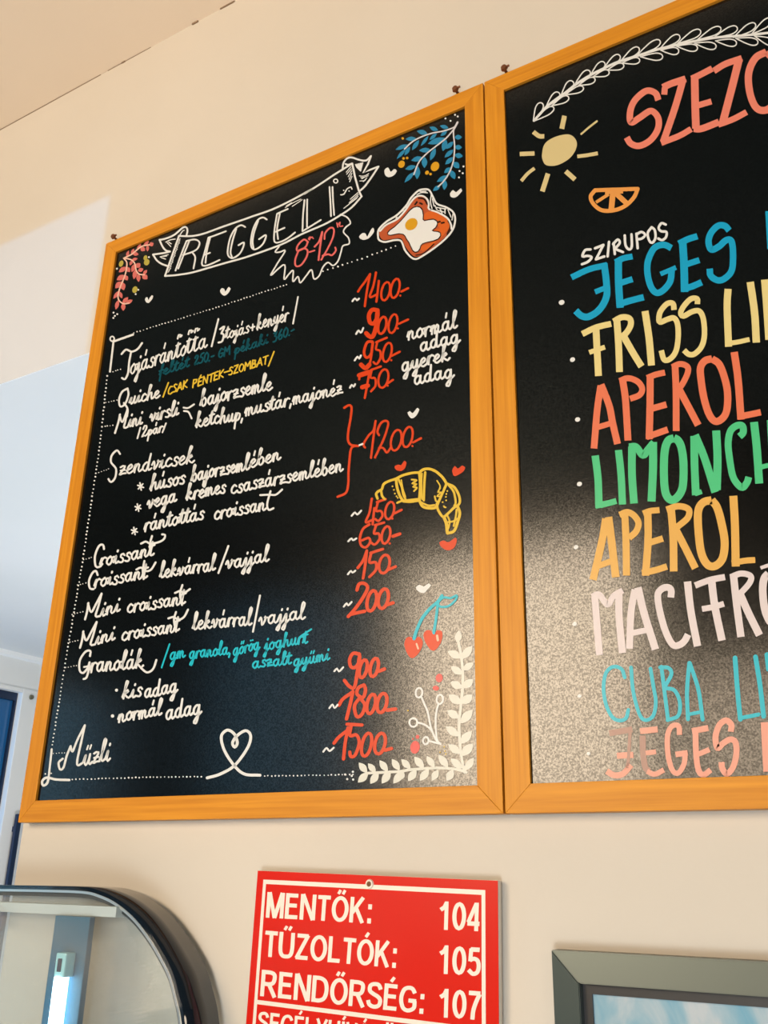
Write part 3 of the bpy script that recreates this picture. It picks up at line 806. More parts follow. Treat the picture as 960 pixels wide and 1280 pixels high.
text(k, 'bajorzsemle', *z3([(520, 512), (880, 428)]), 11, 2.6)
text(k, 'ketchup,', *z3([(498, 617), (738, 576)]), 10, 2.5)
text(k, 'must\u00e1r,', (306, 520), (365.5, 506), 10, 2.5)
text(k, 'majon\u00e9z', *z4([(95, 650), (325, 598)]), 10, 2.5)
k.build('menu_line', P_WHITE, pan1)
k = Ink()
k.line(z5([(200, 150), (185, 132), (160, 155), (155, 190), (180, 225), (175, 270), (155, 290), (142, 275)]), 2.4)
text(k, 'zendvicsek', *z5([(192, 258), (570, 190)]), 11, 2.4, 0.05)
k.build('menu_line', P_WHITE, pan1)
for s in (((303, 312), ('h\u00fasos', z5([(350, 332), (525, 295)])), ('bajorzsem', z5([(555, 288), (820, 232)])), ('l\u00e9ben', [z5([(820, 232)])[0], z6([(105, 288)])[0]])),
          ((290, 418), ('vega', z5([(335, 422), (482, 385)])), ('kr\u00e9mes', z5([(530, 382), (728, 342)])), ('csasz\u00e1rzseml\u00e9ben', [z5([(752, 350)])[0], z6([(372, 340)])[0]])),
          ((272, 535), ('r\u00e1ntott\u00e1s', z5([(320, 540), (620, 472)])), ('croissan', [z5([(668, 478)])[0], z6([(42, 508)])[0]]))):
    k = Ink()
    cx, cy = z5([s[0]])[0]
    for a in (0.3, 1.35, 2.4):
        k.line([(cx - 3.8 * math.cos(a), cy - 4.6 * math.sin(a)), (cx + 3.8 * math.cos(a), cy + 4.6 * math.sin(a))], 1.8)
    for st, pp in s[1:]:
        text(k, st, *pp, 10.5, 2.6)
    if s[0][1] == 535:
        k.line(z6([(62, 425), (48, 480), (55, 505), (75, 498)]), 2.5); k.line(z6([(18, 442), (55, 440), (85, 440), (112, 418)]), 2.4)
    k.build('menu_line', P_WHITE, pan1)


def croissant_word(k, c0, word, base, flourish, cap=None):
    if cap:
        k.line(z7(cap), 2.6)
    text(k, word, *z7(base), 10.5, 2.6)
    k.line(z7(flourish), 2.5)


def mini(k, dx, dy):
    k.line(z7([(105 + dx, 457 + dy), (115 + dx, 420 + dy), (122 + dx, 375 + dy)]), 2.6)
    k.line(z7([(120 + dx, 378 + dy), (136 + dx, 420 + dy), (160 + dx, 380 + dy), (188 + dx, 328 + dy)]), 2.5)
    k.line(z7([(188 + dx, 328 + dy), (172 + dx, 390 + dy), (158 + dx, 440 + dy), (180 + dx, 440 + dy)]), 2.6)
    text(k, 'ini', *z7([(182 + dx, 442 + dy), (278 + dx, 418 + dy)]), 10.5, 2.6)


k = Ink()
croissant_word(k, 0, 'roissant', [(178, 192), (448, 138)], [(385, 78), (410, 68), (432, 78), (475, 70), (500, 55), (505, 35), (490, 32)], [(200, 105), (195, 85), (175, 90), (155, 140), (158, 190), (175, 195), (192, 180)])
k.line(z7([(440, 40), (430, 80), (432, 135)]), 2.5)
k.build('menu_line', P_WHITE, pan1)
k = Ink()
croissant_word(k, 0, 'roissant', [(150, 300), (415, 250)], [(362, 208), (385, 198), (408, 215), (435, 208), (458, 172)], [(168, 235), (160, 215), (142, 225), (125, 265), (130, 302), (148, 305)])
k.line(z7([(402, 165), (394, 210), (398, 255)]), 2.5)
text(k, 'lekv\u00e1rral', *z7([(478, 250), (755, 212)]), 10.5, 2.6)
k.line(z7([(822, 90), (772, 225)]), 2.4)
text(k, 'vajjal', z7([(808, 205)])[0], z8([(115, 133)])[0], 10.5, 2.6)
k.build('menu_line', P_WHITE, pan1)
k = Ink()
mini(k, 0, 0)
croissant_word(k, 0, 'croissant', [(312, 425), (605, 380)], [(555, 325), (580, 315), (600, 325), (630, 305)])
k.line(z7([(592, 285), (580, 330), (590, 385)]), 2.5)
k.build('menu_line', P_WHITE, pan1)
k = Ink()
mini(k, -25, 142)
croissant_word(k, 0, 'croissant', [(285, 563), (575, 515)], [(522, 452), (548, 445), (572, 458), (600, 445), (620, 408)])
k.line(z7([(560, 420), (550, 460), (560, 518)]), 2.5)
text(k, 'lekv\u00e1rral', *z7([(642, 508), (938, 485)]), 11, 2.6)
k.line(z8([(80, 270), (52, 415)]), 2.4)
text(k, 'vajjal', *z8([(75, 388), (260, 362)]), 10.5, 2.6)
k.build('menu_line', P_WHITE, pan1)
k = Ink()
k.line(z7([(130, 640), (132, 615), (108, 618), (80, 660), (78, 710), (95, 725), (118, 700), (128, 672)]), 2.6)
k.line(z7([(128, 672), (122, 715), (112, 748), (98, 755)]), 2.6); k.line(z7([(100, 695), (128, 690)]), 2.2)
text(k, 'ranol\u00e1k', *z7([(130, 722), (395, 698)]), 12, 2.7)
k.line(z7([(385, 700), (415, 722), (445, 705), (462, 660)]), 2.6)
k.build('menu_line', P_WHITE, pan1)
k = Ink()
k.line(z7([(528, 580), (488, 698)]), 2.0)
text(k, 'gm', *z7([(528, 658), (605, 645)]), 9, 2.4)
text(k, 'granola,', *z7([(625, 653), (835, 632)]), 9, 2.4)
text(k, 'g\u0151r\u00f6g', (291, 820), (324.5, 811), 9, 2.4)
text(k, 'joghurt', *z8([(98, 490), (270, 460)]), 9, 2.4)
k.line(z8([(240, 435), (262, 420), (285, 405)]), 2.2)
text(k, 'aszalt', *z8([(48, 562), (205, 543)]), 8.5, 2.6)
text(k, 'gy\u0171mi', *z8([(213, 552), (358, 527)]), 8.5, 2.6)
k.build('menu_line', P_TEAL, pan1, 'turquoise note')
k = Ink()
k.disc(*z9([(377, 128)])[0], 1.9)
text(k, 'kis', *z9([(398, 162), (472, 150)]), 11, 2.7); text(k, 'adag', *z9([(480, 158), (605, 135)]), 11, 2.7)
k.build('menu_line', P_WHITE, pan1)
k = Ink()
k.disc(*z9([(362, 225)])[0], 2.1)
text(k, 'norm\u00e1l', *z9([(382, 248), (545, 222)]), 10.5, 2.8); text(k, 'adag', *z9([(560, 238), (695, 215)]), 12, 2.8)
k.build('menu_line', P_WHITE, pan1)
k = Ink()
k.line(z9([(205, 338), (190, 375), (178, 418), (165, 425), (160, 400), (175, 385)]), 2.7); k.line(z9([(205, 338), (212, 358), (230, 315), (258, 260)]), 2.6)
k.line(z9([(258, 260), (245, 320), (230, 390), (232, 410), (248, 402)]), 2.7)
text(k, '\u0171zli', *z9([(250, 410), (352, 390)]), 14, 2.7)
k.build('menu_line', P_WHITE, pan1)
k = Ink()
text(k, 'norm\u00e1l', *z4([(625, 352), (855, 293)]), 11, 2.7); text(k, 'adag', *z4([(683, 402), (868, 362)]), 10.5, 2.8)
text(k, 'gyerek', *z4([(598, 495), (820, 440)]), 10.5, 2.8); text(k, 'adag', *z4([(655, 557), (840, 520)]), 10.5, 2.8)
k.build('portion_note', P_WHITE, pan1)

# loops, corner strokes and dotted rules
k = Ink()
k.line(z3([(88, 182), (70, 338)]), 2.4); k.line(z3([(95, 185), (185, 153)]), 2.6); k.ring(*z3([(81, 174)])[0], 2.6, 3.0, 0, 1.8)
k.build('corner_flourish', P_WHITE, pan1)
k = Ink()
k.line(z9([(134, 350), (122, 460)]), 2.6); k.line(z9([(122, 460), (116, 478), (102, 486), (98, 470), (115, 456), (150, 463), (200, 465)]), 3.0)
for x, y in ((110, 442), (132, 440), (120, 475)):
    k.disc(*z9([(x, y)])[0], 1.0)
k.build('corner_flourish', P_WHITE, pan1)
k = Ink()
k.line(z9([(717, 457), (765, 443), (820, 410), (868, 345), (880, 300), (862, 280), (830, 298), (812, 325), (820, 342), (830, 325), (818, 292), (792, 278), (770, 302), (782, 355), (820, 413), (858, 443), (915, 447)]), 3.6)
k.build('heart_flourish', P_WHITE, pan1, 'white heart drawn in one loop')
for pts, st_, r in (([(167.5, 416), (262, 387), (360, 355)], 4.1, 0.85), ([(404, 339), (450, 324), (499, 306)], 6.5, 1.0), ([(134, 470), (125, 555), (103, 703), (80, 838), (65, 934)], 5.0, 1.05),
                    (z9([(212, 463), (480, 455), (705, 452)]), 4.6, 1.0), ([z9([(932, 450)])[0], (400, 969), (446, 968)], 4.6, 1.0), *[(a(b), 3.4, 0.75) for a, b in (
                        (z3, [(85, 338), (132, 324)]), (z3, [(50, 492), (108, 480)]), (z3, [(45, 612), (95, 604)]), (z5, [(80, 247), (150, 222)]), (z7, [(98, 158), (146, 144)]), (z7, [(68, 286), (126, 270)]), (z7, [(40, 432), (102, 417)]),
                        (z7, [(30, 570), (80, 560)]), (z7, [(8, 697), (72, 687)]), (z9, [(140, 366), (190, 362)]))]):
    Ink().dots(pts, st_, r).build('dotted_line', P_WHITE, pan1)
k = Ink()
for x, y in ((12, 420), (35, 470), (85, 435), (97, 390), (100, 475)):
    k.disc(*fP([(x, y)])[0], 1.4)
k.build('dot_drawing', P_WHITE, pan1)


# ------------------------------------------------------------------ prices
def price(fr, strokes, rings=(), dots=(), w=2.8):
    k = Ink(lift=0.00035)
    for s in strokes:
        ww = w
        if isinstance(s[0], (int, float)):
            ww, s = s[0], s[1]
        k.line(fr(s), ww)
    sc_ = fr([(1, 0)])[0][0] - fr([(0, 0)])[0][0]
    for r in rings:
        k.ring(*fr([(r[0], r[1])])[0], r[2] * sc_, r[3] * sc_, 0.22, r[4] if len(r) > 4 else w)
    for d in dots:
        k.disc(*fr([d])[0], w * .5)
    k.build('price', P_RED, pan1, 'red orange price')


price(fH, [[(125, 245), (150, 205), (185, 160), (232, 90)], [(232, 90), (205, 230), (185, 375)], [(285, 75), (262, 190), (230, 292), (290, 272)], [(310, 150), (300, 240), (288, 335)], [(510, 245), (570, 215)]], [(370, 242, 36, 84), (455, 216, 36, 88)], [(500, 280)])
price(fH, [(5.2, [(295, 410), (250, 408), (222, 455), (232, 520), (268, 525), (296, 470), (298, 410)]), (5.6, [(296, 440), (285, 560), (255, 645), (222, 640), (198, 615)]), [(490, 530), (570, 493)]], [(340, 545, 34, 78, 3.2), (435, 530, 36, 86)], [(478, 572)])
price(fH, [(3.4, [(252, 690), (205, 698), (178, 785), (200, 832), (240, 800), (256, 700)]), (2.8, [(252, 750), (232, 870), (205, 915)]), (5.5, [(225, 895), (190, 925), (152, 895)]), [(285, 695), (380, 655)], [(295, 695), (285, 760), (318, 768), (325, 830), (290, 890), (262, 872)], [(425, 815), (495, 780)]], [(385, 785, 36, 88)], [(420, 855)])
price(fH, [(6.0, [(135, 990), (222, 962)]), [(135, 1025), (140, 985)], [(225, 965), (205, 1080), (185, 1190)], (5.5, [(162, 1095), (212, 1080)]), [(240, 942), (328, 910)], [(245, 945), (236, 1010), (275, 1015), (280, 1080), (240, 1132)], [(390, 1060), (435, 1030)]], [(350, 1018, 42, 84)], [(388, 1080)])
price(fI, [[(290, 555), (275, 520), (330, 430), (375, 385), (396, 290)], [(396, 290), (375, 450), (350, 658)], [(430, 432), (414, 390), (450, 310), (500, 288), (522, 320), (485, 450), (435, 560), (390, 655)], [(430, 560), (472, 560), (508, 605), (545, 560)], [(770, 505), (850, 462)]], [(602, 482, 50, 106), (717, 450, 46, 104)], [(765, 540)])
price(fK, [[(262, 100), (240, 230), (205, 322), (270, 300)], [(285, 190), (270, 342)], [(310, 132), (392, 105)], [(320, 130), (302, 215), (345, 215), (362, 260), (325, 310), (295, 292)], [(480, 237), (542, 205)]], [(430, 212, 40, 84)], [(455, 287)], 3.0)
price(fK, [[(240, 342), (180, 385), (150, 470), (162, 540), (205, 558), (246, 510), (232, 470), (170, 492)], [(292, 350), (378, 325)], [(302, 350), (282, 428), (325, 428), (335, 480), (290, 532), (258, 515)], (4, [(460, 455), (525, 432)])], [(395, 442, 38, 84)], [(430, 522)], 3.1)
price(fK, [[(130, 752), (180, 682), (215, 590)], [(215, 590), (200, 720), (180, 850)], [(250, 612), (365, 575)], [(255, 615), (240, 700), (298, 700), (300, 770), (240, 837)], [(415, 770), (485, 740)]], [(380, 716, 48, 88)], [], 3.5)
price(fK, [[(122, 960), (142, 905), (190, 898), (222, 940), (180, 1030), (110, 1130), (40, 1210)], [(60, 1190), (120, 1175), (195, 1160)], [(400, 1100), (462, 1080)]], [(262, 1062, 42, 98), (370, 1042, 45, 94)], [], 4.3)
price(fM, [[(392, 140), (330, 135), (296, 200), (312, 270), (360, 268), (396, 200), (392, 140)], [(392, 180), (372, 330), (342, 475), (290, 460), (245, 405)], [(590, 312), (645, 290)]], [(432, 288, 36, 92), (542, 275, 38, 94)], [], 4.4)
price(fM, [[(190, 652), (230, 590), (330, 518)], [(330, 515), (300, 650), (265, 790)], [(440, 450), (385, 478), (370, 540), (430, 575), (455, 500), (440, 450)], [(395, 580), (345, 660), (368, 765), (420, 742), (448, 650), (400, 580)], [(670, 702), (755, 690)]], [(512, 640, 40, 100), (620, 630, 46, 98)], [], 4.4)
price(fM, [[(140, 1032), (190, 970), (280, 900)], [(280, 880), (252, 1030), (235, 1190)], [(270, 842), (420, 850)], [(312, 850), (300, 955), (365, 950), (392, 1030), (352, 1150), (308, 1165), (298, 1120)], [(650, 1102), (715, 1085)]], [(466, 1047, 46, 118), (600, 1036, 50, 106)], [], 4.2)
k = Ink()
for fr, s in ((fH, [(75, 330), (98, 305), (115, 322), (133, 308)]), (fH, [(108, 622), (130, 590), (150, 612), (172, 568)]), (fH, [(95, 857), (120, 823), (135, 842), (150, 813)]), (fH, [(53, 1100), (70, 1073), (85, 1092), (98, 1068)]),
              (fK, [(72, 262), (103, 230), (125, 250), (162, 213)]), (fK, [(40, 502), (70, 474), (85, 492), (117, 474)]), (fK, [(36, 812), (65, 780), (80, 797), (107, 778)]), (fK, [(-2, 1117), (25, 1085), (40, 1105), (72, 1073)]),
              (fM, [(143, 312), (170, 285), (190, 315), (232, 273)]), (fM, [(93, 682), (125, 645), (145, 680), (177, 648)]), (fM, [(33, 1117), (65, 1080), (95, 1110), (137, 1078)])):
    k.line(fr(s), 2.3)
k.line(fI([(235, 532), (265, 520)]), 2.4, smooth=False)
k.build('price_dash', P_WHITE, pan1)
k = Ink()
k.line(fI([(82, 158), (128, 132), (155, 150), (148, 250), (125, 380), (120, 480), (150, 528), (222, 540)]), 2.9)
k.line(fI([(200, 540), (165, 548), (145, 590), (135, 680), (125, 800)]) + [(435.3, 605), (432.3, 616), (422, 621)], 2.9)
k.build('curly_brace', P_RED, pan1, 'red orange curly brace')

# croissant
k = Ink(lift=0.0004)
for s, w_ in (([(82, 365), (70, 325), (88, 302), (118, 285), (135, 240), (180, 215), (240, 195), (300, 165), (380, 145), (440, 142)], 3.2), ([(112, 300), (122, 345), (142, 368)], 3.0), ([(240, 195), (250, 270), (275, 345), (305, 388)], 3.4), ([(262, 200), (290, 270), (302, 330), (320, 368)], 2.6),
              ([(285, 205), (300, 280), (322, 350)], 1.5), ([(250, 402), (290, 385), (345, 378), (440, 368)], 2.6), ([(300, 388), (360, 392), (440, 382)], 3.0), ([(440, 142), (448, 250), (440, 378)], 3.4), ([(440, 142), (470, 118), (520, 110), (580, 132), (640, 185), (675, 240)], 3.4),
              ([(490, 140), (482, 250), (478, 380)], 3.0), ([(462, 150), (458, 250), (462, 370)], 2.2), ([(440, 380), (470, 432), (530, 447), (580, 440), (600, 402)], 3.6), ([(460, 400), (520, 425), (570, 420)], 2.4), ([(672, 240), (642, 310), (600, 402)], 3.2),
              ([(592, 212), (618, 260), (600, 310)], 1.9), ([(620, 275), (600, 310), (628, 310), (590, 345), (618, 345)], 1.7), ([(572, 345), (582, 385), (598, 395)], 2.2), ([(680, 238), (740, 268), (780, 340), (786, 400), (762, 432)], 3.2), ([(692, 250), (735, 308), (752, 400), (740, 425)], 2.8),
              ([(590, 410), (600, 460), (640, 520), (672, 505), (740, 440), (768, 425)], 3.2), ([(768, 430), (786, 490), (770, 560), (738, 642), (682, 662)], 3.6), ([(650, 522), (672, 580), (680, 655)], 4.0), ([(680, 510), (700, 560), (690, 620)], 2.2), ([(690, 565), (730, 560), (770, 535)], 2.4),
              ([(760, 460), (752, 520), (735, 600)], 2.4), ([(375, 202), (418, 208), (378, 235), (418, 240), (385, 265), (420, 270), (395, 300)], 2.2)):
    k.line(fJ(s), w_)
for x, y in ((210, 260), (222, 290), (230, 322), (245, 345), (255, 358), (680, 300), (672, 325), (668, 350), (670, 380), (640, 395), (650, 430), (665, 440), (655, 438)):
    k.disc(*fJ([(x, y)])[0], 1.1)
k.build('croissant_drawing', P_YEL, pan1, 'yellow painted croissant')

# cherries
k = Ink()
k.fill(fL([(135, 745), (160, 672), (210, 668), (242, 705), (285, 660), (330, 700), (330, 765), (290, 842), (240, 890), (200, 890), (160, 832)]))
k.build('cherry_drawing', P_RED, pan1, 'red painted cherry')
k = Ink()
k.fill(fL([(343, 640), (370, 597), (420, 592), (455, 642), (490, 595), (540, 600), (550, 655), (530, 730), (480, 802), (440, 815), (400, 780), (360, 712)]))
k.build('cherry_drawing', P_RED, pan1, 'red painted cherry')
k = Ink(lift=0.0005)
k.line(fL([(240, 685), (270, 590), (330, 460), (420, 350), (500, 280), (545, 215)]), 4.0); k.line(fL([(455, 622), (475, 500), (492, 370), (500, 280)]), 3.4)
k.line(fL([(500, 290), (560, 235), (640, 240), (705, 212), (690, 265), (615, 328), (530, 335), (490, 300)]), 2.8)
k.build('cherry_stem_drawing', P_TEAL, pan1, 'turquoise cherry stems')
k = Ink(lift=0.0006)
k.line(fL([(268, 740), (285, 792)]), 2.2); k.line(fL([(492, 652), (500, 700)]), 3.0)
k.build('cherry_gleam_drawing', paint('pale_peach', (244, 200, 170)), pan1)

# white leaf wreath in the lower corner, sprig and pink dabs
k = Ink()
for b, t, wd in (((690, 225), (712, 75), 85), ((735, 405), (572, 325), 95), ((740, 420), (868, 262), 95), ((745, 600), (610, 510), 90), ((752, 555), (884, 465), 80), ((745, 765), (605, 695), 95), ((752, 768), (880, 662), 95), ((735, 955), (582, 850), 105), ((742, 955), (870, 848), 105)):
    k.leaf(*fN([b, t]), wd / 9.6)
for b, t, wd in (((708, 265), (566, 172), 95), ((728, 325), (874, 165), 105), ((708, 480), (550, 365), 95), ((725, 570), (864, 420), 100), ((722, 690), (580, 580), 95), ((738, 715), (880, 570), 105), ((745, 870), (608, 748), 90), ((775, 895), (888, 740), 85),
                 ((575, 855), (465, 705), 90), ((415, 855), (320, 722), 80), ((285, 865), (172, 728), 90), ((125, 872), (15, 758), 80), ((640, 885), (560, 1022), 90), ((460, 885), (383, 1018), 80), ((345, 880), (237, 1018), 90), ((195, 890), (97, 1022), 90), ((45, 905), (-12, 1012), 80)):
    k.leaf(*fO([b, t]), wd / 9.6)
for b, t, wd in (((250, 400), (162, 290), 75), ((345, 395), (262, 300), 70), ((475, 385), (388, 265), 75), ((605, 372), (522, 250), 75), ((262, 400), (152, 508), 80), ((375, 400), (287, 522), 80), ((505, 388), (412, 518), 85), ((645, 385), (538, 518), 85)):
    k.leaf(*fP([b, t]), wd / 8.727)
k.line(fN([(700, 215), (728, 340), (748, 500), (755, 650), (750, 800), (735, 930)]) + fO([(728, 150), (710, 300), (712, 450), (722, 600), (742, 760), (775, 915)]), 3.6)
k.line(fO([(798, 915), (680, 880), (520, 865), (360, 866), (120, 885), (0, 905)]) + fP([(400, 398), (250, 406)]), 3.4)
k.build('leaf_wreath_drawing', paint('chalk_white', (236, 234, 222)), pan1, 'white painted leaves along two edges')
k = Ink()
for fr, x, y, a, b in ((fN, 228, 825, 40, 58), (fN, 478, 905, 38, 56), (fO, 160, 318, 48, 52), (fO, 310, 535, 34, 44)):
    k.ring(*fr([(x, y)])[0], a / 9.6, b / 9.6, 0.1, 2.4)
k.line(fN([(258, 880)]) + fO([(290, 90), (335, 200), (370, 370), (430, 520), (490, 577)]), 2.4)
k.line(fO([(460, 100), (432, 220), (430, 400), (450, 540), (490, 577)]), 2.4); k.line(fO([(210, 318), (290, 342), (370, 402), (430, 520)]), 2.4); k.line(fO([(348, 540), (430, 560), (490, 577)]), 2.4)
k.build('berry_sprig_drawing', P_WHITE, pan1)
for fr, x, y, a, b in ((fN, 470, 648, 42, 52), (fN, 430, 770, 38, 30), (fO, 180, 615, 56, 78), (fO, 210, 490, 22, 24), (fO, 155, 515, 10, 12)):
    Ink().disc(*fr([(x, y)])[0], a / 9.6, b / 9.6, 0.15).build('berry_drawing', P_PINK, pan1, 'pink painted berry')
k = Ink()
for x, y in ((95, 175), (530, 610), (540, 660), (480, 675), (550, 695)):
    k.disc(*fO([(x, y)])[0], 0.9)
k.build('dot_drawing', P_YEL, pan1, 'tiny yellow dots')

# ================================================================== second board
fQ = frame(640, 60, 6); fR = frame(780, 0, 5.333); fS = frame(640, 140, 5.333); fT = frame(770, 50, 5.053); fU = frame(700, 260, 6.857)
fV = frame(820, 250, 6.857); fW = frame(720, 360, 8); fX = frame(820, 340, 6.857); fY = frame(725, 450, 8); fZ = frame(840, 430, 8)
fa = frame(730, 530, 8); fb = frame(840, 510, 8); fc = frame(730, 620, 8); fd = frame(830, 610, 7.385); fe = frame(730, 710, 8); ff = frame(840, 690, 8); fg = frame(740, 810, 6.4); fh = frame(860, 800, 7.11)

k = Ink()
for b, t in (((160, 548), (222, 412)), ((255, 442), (352, 335)), ((370, 352), (455, 250)), ((470, 277), (582, 172)), ((588, 207), (692, 108)), ((690, 152), (808, 56)), ((815, 100), (952, 0))):
    k.leaf_loop(*fQ([b, t]), 9.0, 1.5)
for b, t in (((165, 548), (312, 445)), ((300, 432), (424, 368)), ((400, 350), (535, 296)), ((500, 280), (622, 232)), ((610, 215), (728, 178)), ((715, 165), (838, 128)), ((825, 112), (958, 90))):
    k.leaf_loop(*fQ([b, t]), 8.0, 1.5)
for b, t in (((85, 370), (240, 272)), ((240, 325), (370, 238)), ((360, 288), (510, 204)), ((490, 264), (645, 186)), ((600, 250), (755, 184)), ((730, 250), (876, 160)), ((850, 228), (985, 125))):
    k.leaf_loop(*fR([b, t]), 9.5, 1.5)
for b, t in (((110, 378), (258, 378)), ((245, 335), (365, 342)), ((350, 308), (490, 322)), ((470, 288), (614, 312)), ((610, 272), (750, 290)), ((745, 255), (893, 285)), ((870, 240), (1005, 292))):
    k.leaf_loop(*fR([b, t]), 9.0, 1.5)
k.line(fQ([(165, 545), (205, 500), (260, 440), (320, 392), (400, 335), (480, 272), (585, 205), (690, 152), (800, 102)]) + fR([(100, 368), (240, 325), (400, 288), (600, 252), (800, 236), (1000, 215)]), 3.0)
k.build('leaf_garland_drawing', P_WHITE, pan2, 'white looped leaf garland')

k = Ink()
k.fill(fS([(200, 280), (220, 210), (290, 165), (380, 150), (428, 190), (425, 250), (380, 312), (300, 355), (230, 355), (205, 322)]))
for s, w_ in (([(350, 25), (332, 112)], 6), ([(570, 58), (510, 105), (458, 150)], 2.4), ([(572, 275), (500, 288), (435, 296)], 4.6), ([(358, 395), (420, 450)], 6), ([(240, 410), (202, 530)], 6), ([(150, 375), (105, 410), (62, 460)], 4.2), ([(52, 280), (150, 276)], 5.4), ([(142, 132), (180, 160), (215, 162)], 5.6)):
    k.line(fS(s), w_, cap='flat')
k.build('sun_drawing', P_SUN, pan2, 'cream painted sun')
k = Ink()
k.line(fS([(548, 522), (842, 512)]), 5.0, cap='flat'); k.line(fS([(838, 512), (812, 570), (755, 625), (680, 655), (600, 655), (545, 615), (524, 565), (550, 525)]), 5.0)
k.line(fS([(672, 545), (662, 650)]), 7, cap='flat'); k.line(fS([(645, 548), (560, 602)]), 4, cap='flat'); k.line(fS([(690, 540), (768, 612)]), 6.5, cap='flat'); k.line(fS([(620, 535), (740, 530)]), 5, cap='flat')
k.build('orange_slice_drawing', P_SLICE, pan2, 'orange painted citrus slice')
for x, y, r in ((702, 378, 3.6), (715.6, 449.5, 3.3), (722, 524.4, 3.3), (724.3, 605, 3.2), (720, 684, 3.0), (718.3, 780, 2.9), (724.3, 870, 2.6), (735.7, 942, 2.4)):
    Ink().disc(x, y, r, r * 0.85, -0.4).build('bullet_dot', P_WHITE, pan2)


def letters(m, label, *strokes):
    """strokes: (frame, width, points, smooth)"""
    k = Ink()
    n = 0
    for st in strokes:
        fr, w_, pts = st[:3]
        k.lift = 0.0003 + (n % 4) * 0.00002; n += 1
        k.line(fr(pts), w_, smooth=len(pts) > 2, cap='flat' if len(st) < 4 else st[3])
    k.build('drink_lettering', m, pan2, label)


letters(P_SALMON, 'salmon headline capitals',
        (fT, 8.0, [(268, 380), (248, 335), (190, 322), (120, 380), (90, 450), (95, 520), (150, 490), (220, 448), (265, 490), (265, 560), (220, 630), (150, 668), (95, 655), (68, 615)]),
        (fT, 7.5, [(305, 345), (308, 300)]), (fT, 8.5, [(295, 300), (350, 275), (440, 245)]), (fT, 8.5, [(425, 245), (375, 420), (298, 645)]), (fT, 7.5, [(285, 650), (400, 605), (475, 562)]),
        (fT, 8, [(608, 180), (540, 215), (478, 245)]), (fT, 9.5, [(497, 225), (500, 400), (505, 560)]), (fT, 8.5, [(490, 560), (540, 560), (650, 518)]), (fT, 7.5, [(510, 415), (603, 388)]),
        (fT, 8, [(618, 195), (690, 152), (795, 115)]), (fT, 9.5, [(778, 118), (735, 290), (672, 530)]), (fT, 7.5, [(645, 535), (740, 500), (825, 455)]),
        (fT, 9.0, [(950, 75), (880, 115), (838, 210), (845, 330), (880, 420), (930, 445), (985, 415), (1030, 300), (1010, 150), (950, 75)]))
letters(P_WHITE, 'small white capitals', *[(fU, 3.1, p, 'round') for p in (
    [(262, 355), (215, 362), (192, 415), (235, 410), (272, 422), (240, 460), (188, 482)], [(300, 345), (372, 316)], [(372, 316), (308, 440)], [(308, 440), (380, 415)], [(420, 290), (408, 415)],
    [(460, 300), (470, 395)], [(455, 310), (495, 270), (512, 300), (470, 350)], [(470, 350), (540, 378)], [(555, 235), (562, 320), (592, 355), (615, 330), (613, 225)], [(655, 220), (666, 345)],
    [(655, 225), (700, 205), (730, 232), (700, 262), (662, 268)], [(785, 165), (752, 215), (765, 280), (792, 298), (818, 255), (812, 190), (785, 165)], [(906, 142), (870, 130), (845, 172), (870, 200), (912, 205), (908, 250), (875, 275), (842, 262)])])
letters(P_CYAN, 'sky blue capitals',
        (fU, 7.5, [(98, 595), (250, 525), (405, 488)]), (fU, 8.5, [(378, 475), (398, 640), (398, 760), (340, 868), (250, 930), (185, 925), (135, 880)]), (fU, 6.5, [(300, 720), (400, 680)]),
        (fU, 7.5, [(622, 415), (540, 432), (475, 465)]), (fU, 9, [(500, 440), (502, 640), (515, 855)]), (fU, 8, [(495, 828), (600, 795), (718, 765)]), (fU, 7.5, [(510, 645), (622, 610)]),
        (fV, 8.0, [(132, 412), (75, 385), (10, 395), (-35, 440), (-72, 540), (-70, 650), (-40, 750), (5, 795), (60, 775), (120, 700), (135, 600)]), (fV, 6, [(38, 635), (110, 605), (172, 578)]),
        (fV, 8, [(355, 310), (270, 338), (195, 375)]), (fV, 9.5, [(228, 345), (240, 555), (245, 788)]), (fV, 8, [(225, 765), (310, 740), (392, 705)]), (fV, 7.5, [(250, 555), (372, 515)]),
        (fV, 8.0, [(628, 262), (590, 222), (530, 222), (470, 285), (450, 360), (475, 425), (540, 398), (600, 345), (645, 350), (660, 450), (650, 600), (590, 672), (530, 688), (470, 650), (460, 588)]), (fV, 9, [(968, 95), (985, 420)]))
letters(P_CREAM, 'cream yellow capitals',
        (fW, 7.5, [(62, 460), (200, 395), (352, 358)]), (fW, 8.5, [(200, 410), (212, 640), (225, 880)]), (fW, 6, [(132, 645), (290, 590)]), (fW, 8.5, [(408, 310), (425, 560), (435, 840)]),
        (fW, 7.5, [(375, 335), (460, 292), (535, 305), (548, 365), (510, 440), (455, 490)]), (fW, 8.5, [(470, 470), (560, 630), (655, 785)]), (fW, 8.8, [(690, 230), (730, 500), (755, 775)]),
        (fX, 6.8, [(155, 325), (145, 270), (95, 272), (40, 335), (25, 395), (35, 430), (100, 405), (155, 395), (185, 450), (190, 560), (170, 680), (120, 745), (70, 752), (45, 672)]),
        (fX, 6.8, [(355, 275), (352, 230), (300, 230), (240, 290), (212, 350), (235, 378), (310, 340), (370, 335), (405, 400), (415, 540), (390, 640), (330, 702), (280, 705), (240, 670)]),
        (fX, 8.8, [(618, 145), (610, 300), (622, 640)]), (fX, 6, [(595, 615), (700, 600), (802, 578)]), (fX, 9.2, [(808, 85), (845, 350), (860, 605)]), (fX, 9.2, [(932, 65), (950, 300), (968, 580)]))
